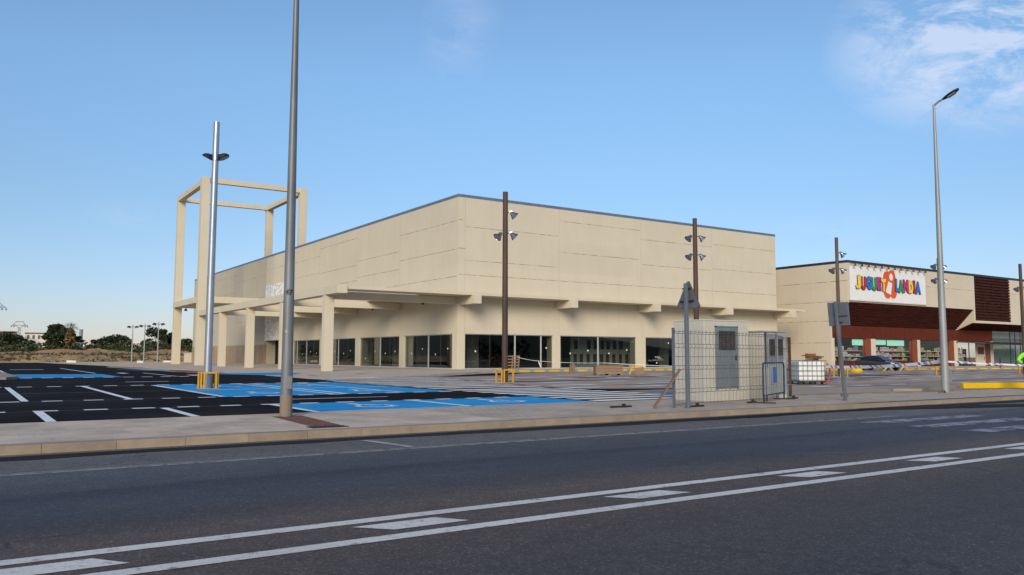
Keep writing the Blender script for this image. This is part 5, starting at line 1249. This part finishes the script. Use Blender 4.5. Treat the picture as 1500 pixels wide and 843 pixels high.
# one continuous body
J = [(0,0,.96,.13,.11),(0,.0,1.12,.13,.10),(0,.0,1.30,.15,.11),(0,0,1.44,.13,.09),(0,.02,1.53,.055,.055),(0,.04,1.62,.085,.095),(0,.04,1.72,.07,.085),
     (-.10,0,.90,.09,.09),(-.11,.02,.50,.062,.062),(-.12,0,.10,.042,.042),(-.12,.12,.04,.035,.03),
     (.10,0,.90,.09,.09),(.12,.02,.50,.062,.062),(.13,-.02,.10,.042,.042),(.13,.10,.04,.035,.03),
     (-.19,0,1.42,.06,.06),(-.36,-.03,1.20,.048,.048),(-.20,.16,1.05,.036,.036),(-.14,.21,1.03,.034,.022),
     (.19,0,1.42,.06,.06),(.30,.02,1.16,.048,.048),(.22,.20,1.02,.036,.036),(.17,.25,1.0,.034,.022)]
E = [(0,1),(1,2),(2,3),(3,4),(4,5),(5,6),(0,7),(7,8),(8,9),(9,10),(0,11),(11,12),(12,13),(13,14),(3,15),(15,16),(16,17),(17,18),(3,19),(19,20),(20,21),(21,22)]
body = skin_mesh('body','skin',J,E,Pn)
for bx, by, bz, s in ((-.14,.21,1.03,1),(.17,.25,1.0,-1)):
    for k in range(4):
        skin_mesh('finger','skin',[(bx+s*(.0+.004*k),by,bz+.024-.016*k,.010),(bx+s*.045,by+.025-.002*k,bz+.022-.016*k,.009),(bx+s*.07,by+.015,bz+.012-.015*k,.008)],[(0,1),(1,2)],body,1)
    skin_mesh('thumb','skin',[(bx-s*.02,by+.01,bz+.03,.011),(bx+s*.005,by+.035,bz+.055,.010),(bx+s*.03,by+.045,bz+.05,.009)],[(0,1),(1,2)],body,1)
jk = skin_mesh('jacket','lime',[(0,0,.86,.185,.15),(0,0,1.05,.175,.14),(0,0,1.28,.19,.145),(0,0,1.43,.16,.12),(0,.01,1.50,.085,.08),(-.20,0,1.42,.09,.09),(-.37,-.03,1.20,.075,.075),(-.23,.13,1.07,.058,.058),(.20,0,1.42,.09,.09),(.31,.02,1.16,.075,.075),(.24,.16,1.03,.058,.058)],[(0,1),(1,2),(2,3),(3,4),(3,5),(5,6),(6,7),(3,8),(8,9),(9,10)],Pn)
tr_ = skin_mesh('trousers','navy',[(0,0,.93,.16,.13),(-.10,0,.84,.105,.11),(-.11,.02,.50,.085,.085),(-.12,0,.13,.07,.07),(.10,0,.84,.105,.11),(.12,.02,.50,.085,.085),(.13,-.02,.13,.07,.07)],[(0,1),(1,2),(2,3),(0,4),(4,5),(5,6)],Pn)
for s, y0 in ((-.12,0),(.13,-.02)):
    mb = MB(); c = Vector((px,py,0))+rdir*s+fdir*(y0+.06); mb.obox(c+Z(.05),fdir,rdir,(0,0,1),.14,.05,.05); mb.build('shoe', M['black_metal'], Pn, bevel=.03)
hc = Vector((px,py,0))+fdir*.04
mb = MB(); bmesh.ops.create_uvsphere(mb.bm,u_segments=16,v_segments=10,radius=1,matrix=Matrix.Translation(hc-fdir*.02+Z(1.70)) @ Matrix.Diagonal((.092,.092,.10,1)))
mb.build('hair', M['hair'], Pn, smooth=True)
for s in (-.033,.033):
    mb = MB(); bmesh.ops.create_uvsphere(mb.bm,u_segments=8,v_segments=6,radius=.012,matrix=Matrix.Translation(hc+fdir*.086+rdir*s+Z(1.655))); mb.build('eye', M['black_metal'], body)
    mb = MB(); mb.obox(hc+rdir*s*2.6+Z(1.64),fdir,rdir,(0,0,1),.02,.008,.032); mb.build('ear', M['skin'], body, bevel=.006)
mb = MB(); mb.prism([hc+fdir*.085+Z(1.66),hc+fdir*.085+rdir*.014+Z(1.615),hc+fdir*.118+Z(1.615),hc+fdir*.085-rdir*.014+Z(1.612)],(0,0,.004)); mb.build('nose', M['skin'], body)
mb = MB(); mb.obox(hc+fdir*.09+Z(1.585),rdir,fdir,(0,0,1),.024,.006,.006); mb.build('mouth', M['l_red'], body)
mb = MB()
for z, rx, ry in ((.98,.212,.176),): 
    n = 20; base = Vector((px,py,z))
    for k in range(n):
        a, c = 2*math.pi*k/n, 2*math.pi*(k+1)/n
        P_ = lambda an, zz: base+rdir*rx*math.cos(an)+fdir*ry*math.sin(an)+Z(zz)
        mb.poly([P_(a,0),P_(c,0),P_(c,.06),P_(a,.06)])
mb.build('reflective_band', M['reflective'], jk)

# ------------------------------------------------------------------ sky, sun, camera
w = bpy.data.worlds.new('World'); scene.world = w; w.use_nodes = True
nt = w.node_tree; bg = nt.nodes['Background']
sky = nt.nodes.new('ShaderNodeTexSky'); sky.sky_type = 'NISHITA'; sky.sun_disc = False
SUN_EL, SUN_AZ = 22.0, math.degrees(math.atan2(-.745,-.667))     # azimuth: x east, y north, anticlockwise from +x
sky.sun_elevation = R(SUN_EL); sky.sun_rotation = R((90-SUN_AZ) % 360)
sky.air_density = 1.0; sky.dust_density = .2; sky.ozone_density = 3.0; sky.altitude = 50
tc = nt.nodes.new('ShaderNodeTexCoord')
# wispy clouds: noise on the sky direction, kept to a few patches
def patch_mask(dirv, r0, r1, sx=(1,1,1)):
    vm = nt.nodes.new('ShaderNodeVectorMath'); vm.operation = 'SUBTRACT'; nt.links.new(tc.outputs['Generated'], vm.inputs[0]); vm.inputs[1].default_value = dirv
    mp = nt.nodes.new('ShaderNodeMapping'); mp.vector_type = 'POINT'; mp.inputs['Scale'].default_value = sx; mp.inputs['Rotation'].default_value = (0,0,R(33.6))
    nt.links.new(vm.outputs[0], mp.inputs['Vector'])
    ln = nt.nodes.new('ShaderNodeVectorMath'); ln.operation = 'LENGTH'; nt.links.new(mp.outputs[0], ln.inputs[0])
    mr = nt.nodes.new('ShaderNodeMapRange'); mr.inputs['From Min'].default_value = r1; mr.inputs['From Max'].default_value = r0
    nt.links.new(ln.outputs['Value'], mr.inputs['Value']); return mr.outputs[0]
def cam_dir(px_, py_):
    f = 1199.0; h = R(56.39); p = R(4.80)
    fw = Vector((math.cos(h)*math.cos(p), math.sin(h)*math.cos(p), math.sin(p))); rt = Vector((math.sin(h), -math.cos(h), 0)); up = rt.cross(fw)
    return tuple((fw*f + rt*(px_-750) + up*(421.5-py_)).normalized())
mp = nt.nodes.new('ShaderNodeMapping'); mp.inputs['Scale'].default_value = (1,1,2.2); mp.inputs['Rotation'].default_value = (R(12),R(6),0); nt.links.new(tc.outputs['Generated'], mp.inputs['Vector'])
n1 = nt.nodes.new('ShaderNodeTexNoise'); n1.inputs['Scale'].default_value = 11; n1.inputs['Detail'].default_value = 9; n1.inputs['Roughness'].default_value = .68; n1.inputs['Distortion'].default_value = .5; nt.links.new(mp.outputs[0], n1.inputs['Vector'])
wisp = ramp(nt, n1.outputs['Fac'], [(.40, BW[0]), (.60, BW[1])])
m1 = patch_mask(cam_dir(1470,40), .02, .175, (1,1,1.6)); m2 = patch_mask(cam_dir(675,45), .0, .075, (1.6,1,1)); m3 = patch_mask(cam_dir(210,315), .0, .07, (1,1,3.5)); m4 = patch_mask(cam_dir(1200,338), .0, .08, (1,1,3.5))
tot = math_n(nt, 'ADD', math_n(nt, 'MULTIPLY', m1, 2.1), math_n(nt, 'ADD', math_n(nt, 'MULTIPLY', m2, .38), math_n(nt, 'MULTIPLY', math_n(nt, 'ADD', m3, m4), .32)))
cf = math_n(nt, 'MULTIPLY', math_n(nt, 'MULTIPLY', tot, wisp), .62)
cf = math_n(nt, 'MINIMUM', cf, .66)
SKYC = sky.outputs[0]
gm = nt.nodes.new('ShaderNodeMix'); gm.data_type = 'RGBA'; gm.blend_type = 'MULTIPLY'; gm.inputs[0].default_value = 1; nt.links.new(SKYC, gm.inputs[6]); gm.inputs[7].default_value = (1,1,1,1)
zs = nt.nodes.new('ShaderNodeSeparateXYZ'); nt.links.new(tc.outputs['Generated'], zs.inputs[0])
# the hazy lower air: paler and less bright than the clear model sky
nt.links.new(ramp(nt, zs.outputs[2], [(0, (.50,.475,.60)), (.06, (.575,.56,.67)), (.18, (.675,.71,.745)), (.32, (.87,.94,.945)), (.6, (1.0,1.03,1.05))]), gm.inputs[7])
fin = mix(nt, cf, gm.outputs[2], (4.3,4.75,5.7,1))
nt.links.new(fin, bg.inputs['Color']); bg.inputs['Strength'].default_value = .10
sun = bpy.data.lights.new('sun', 'SUN'); sun.energy = 2.0; sun.angle = R(26); sun.color = (1,.86,.68)
so = bpy.data.objects.new('sun', sun); COL.objects.link(so)
sd_ = Vector((math.cos(R(SUN_AZ))*math.cos(R(SUN_EL)), math.sin(R(SUN_AZ))*math.cos(R(SUN_EL)), math.sin(R(SUN_EL))))
so.rotation_euler = (-sd_).to_track_quat('-Z','Y').to_euler(); so.location = (0,-20,40)
cam = bpy.data.cameras.new('camera'); co = bpy.data.objects.new('camera', cam); COL.objects.link(co)
cam.sensor_width = 36; cam.lens = 36*1199.0/1500; cam.clip_end = 8000; cam.clip_start = .1
co.location = (0,0,1.3)
fwd = Vector((.5526,.8293,.08365)).normalized()
qr = fwd.to_track_quat('-Z','Y'); co.rotation_euler = (qr @ Quaternion((0,0,1), R(.15))).to_euler()
scene.camera = co
vs_ = scene.view_settings; vs_.view_transform = 'Standard'; vs_.look = 'None'; vs_.exposure = .76; vs_.gamma = 1; vs_.use_curve_mapping = False
scene.cycles.max_bounces = 6; scene.cycles.transparent_max_bounces = 8; scene.cycles.glossy_bounces = 3
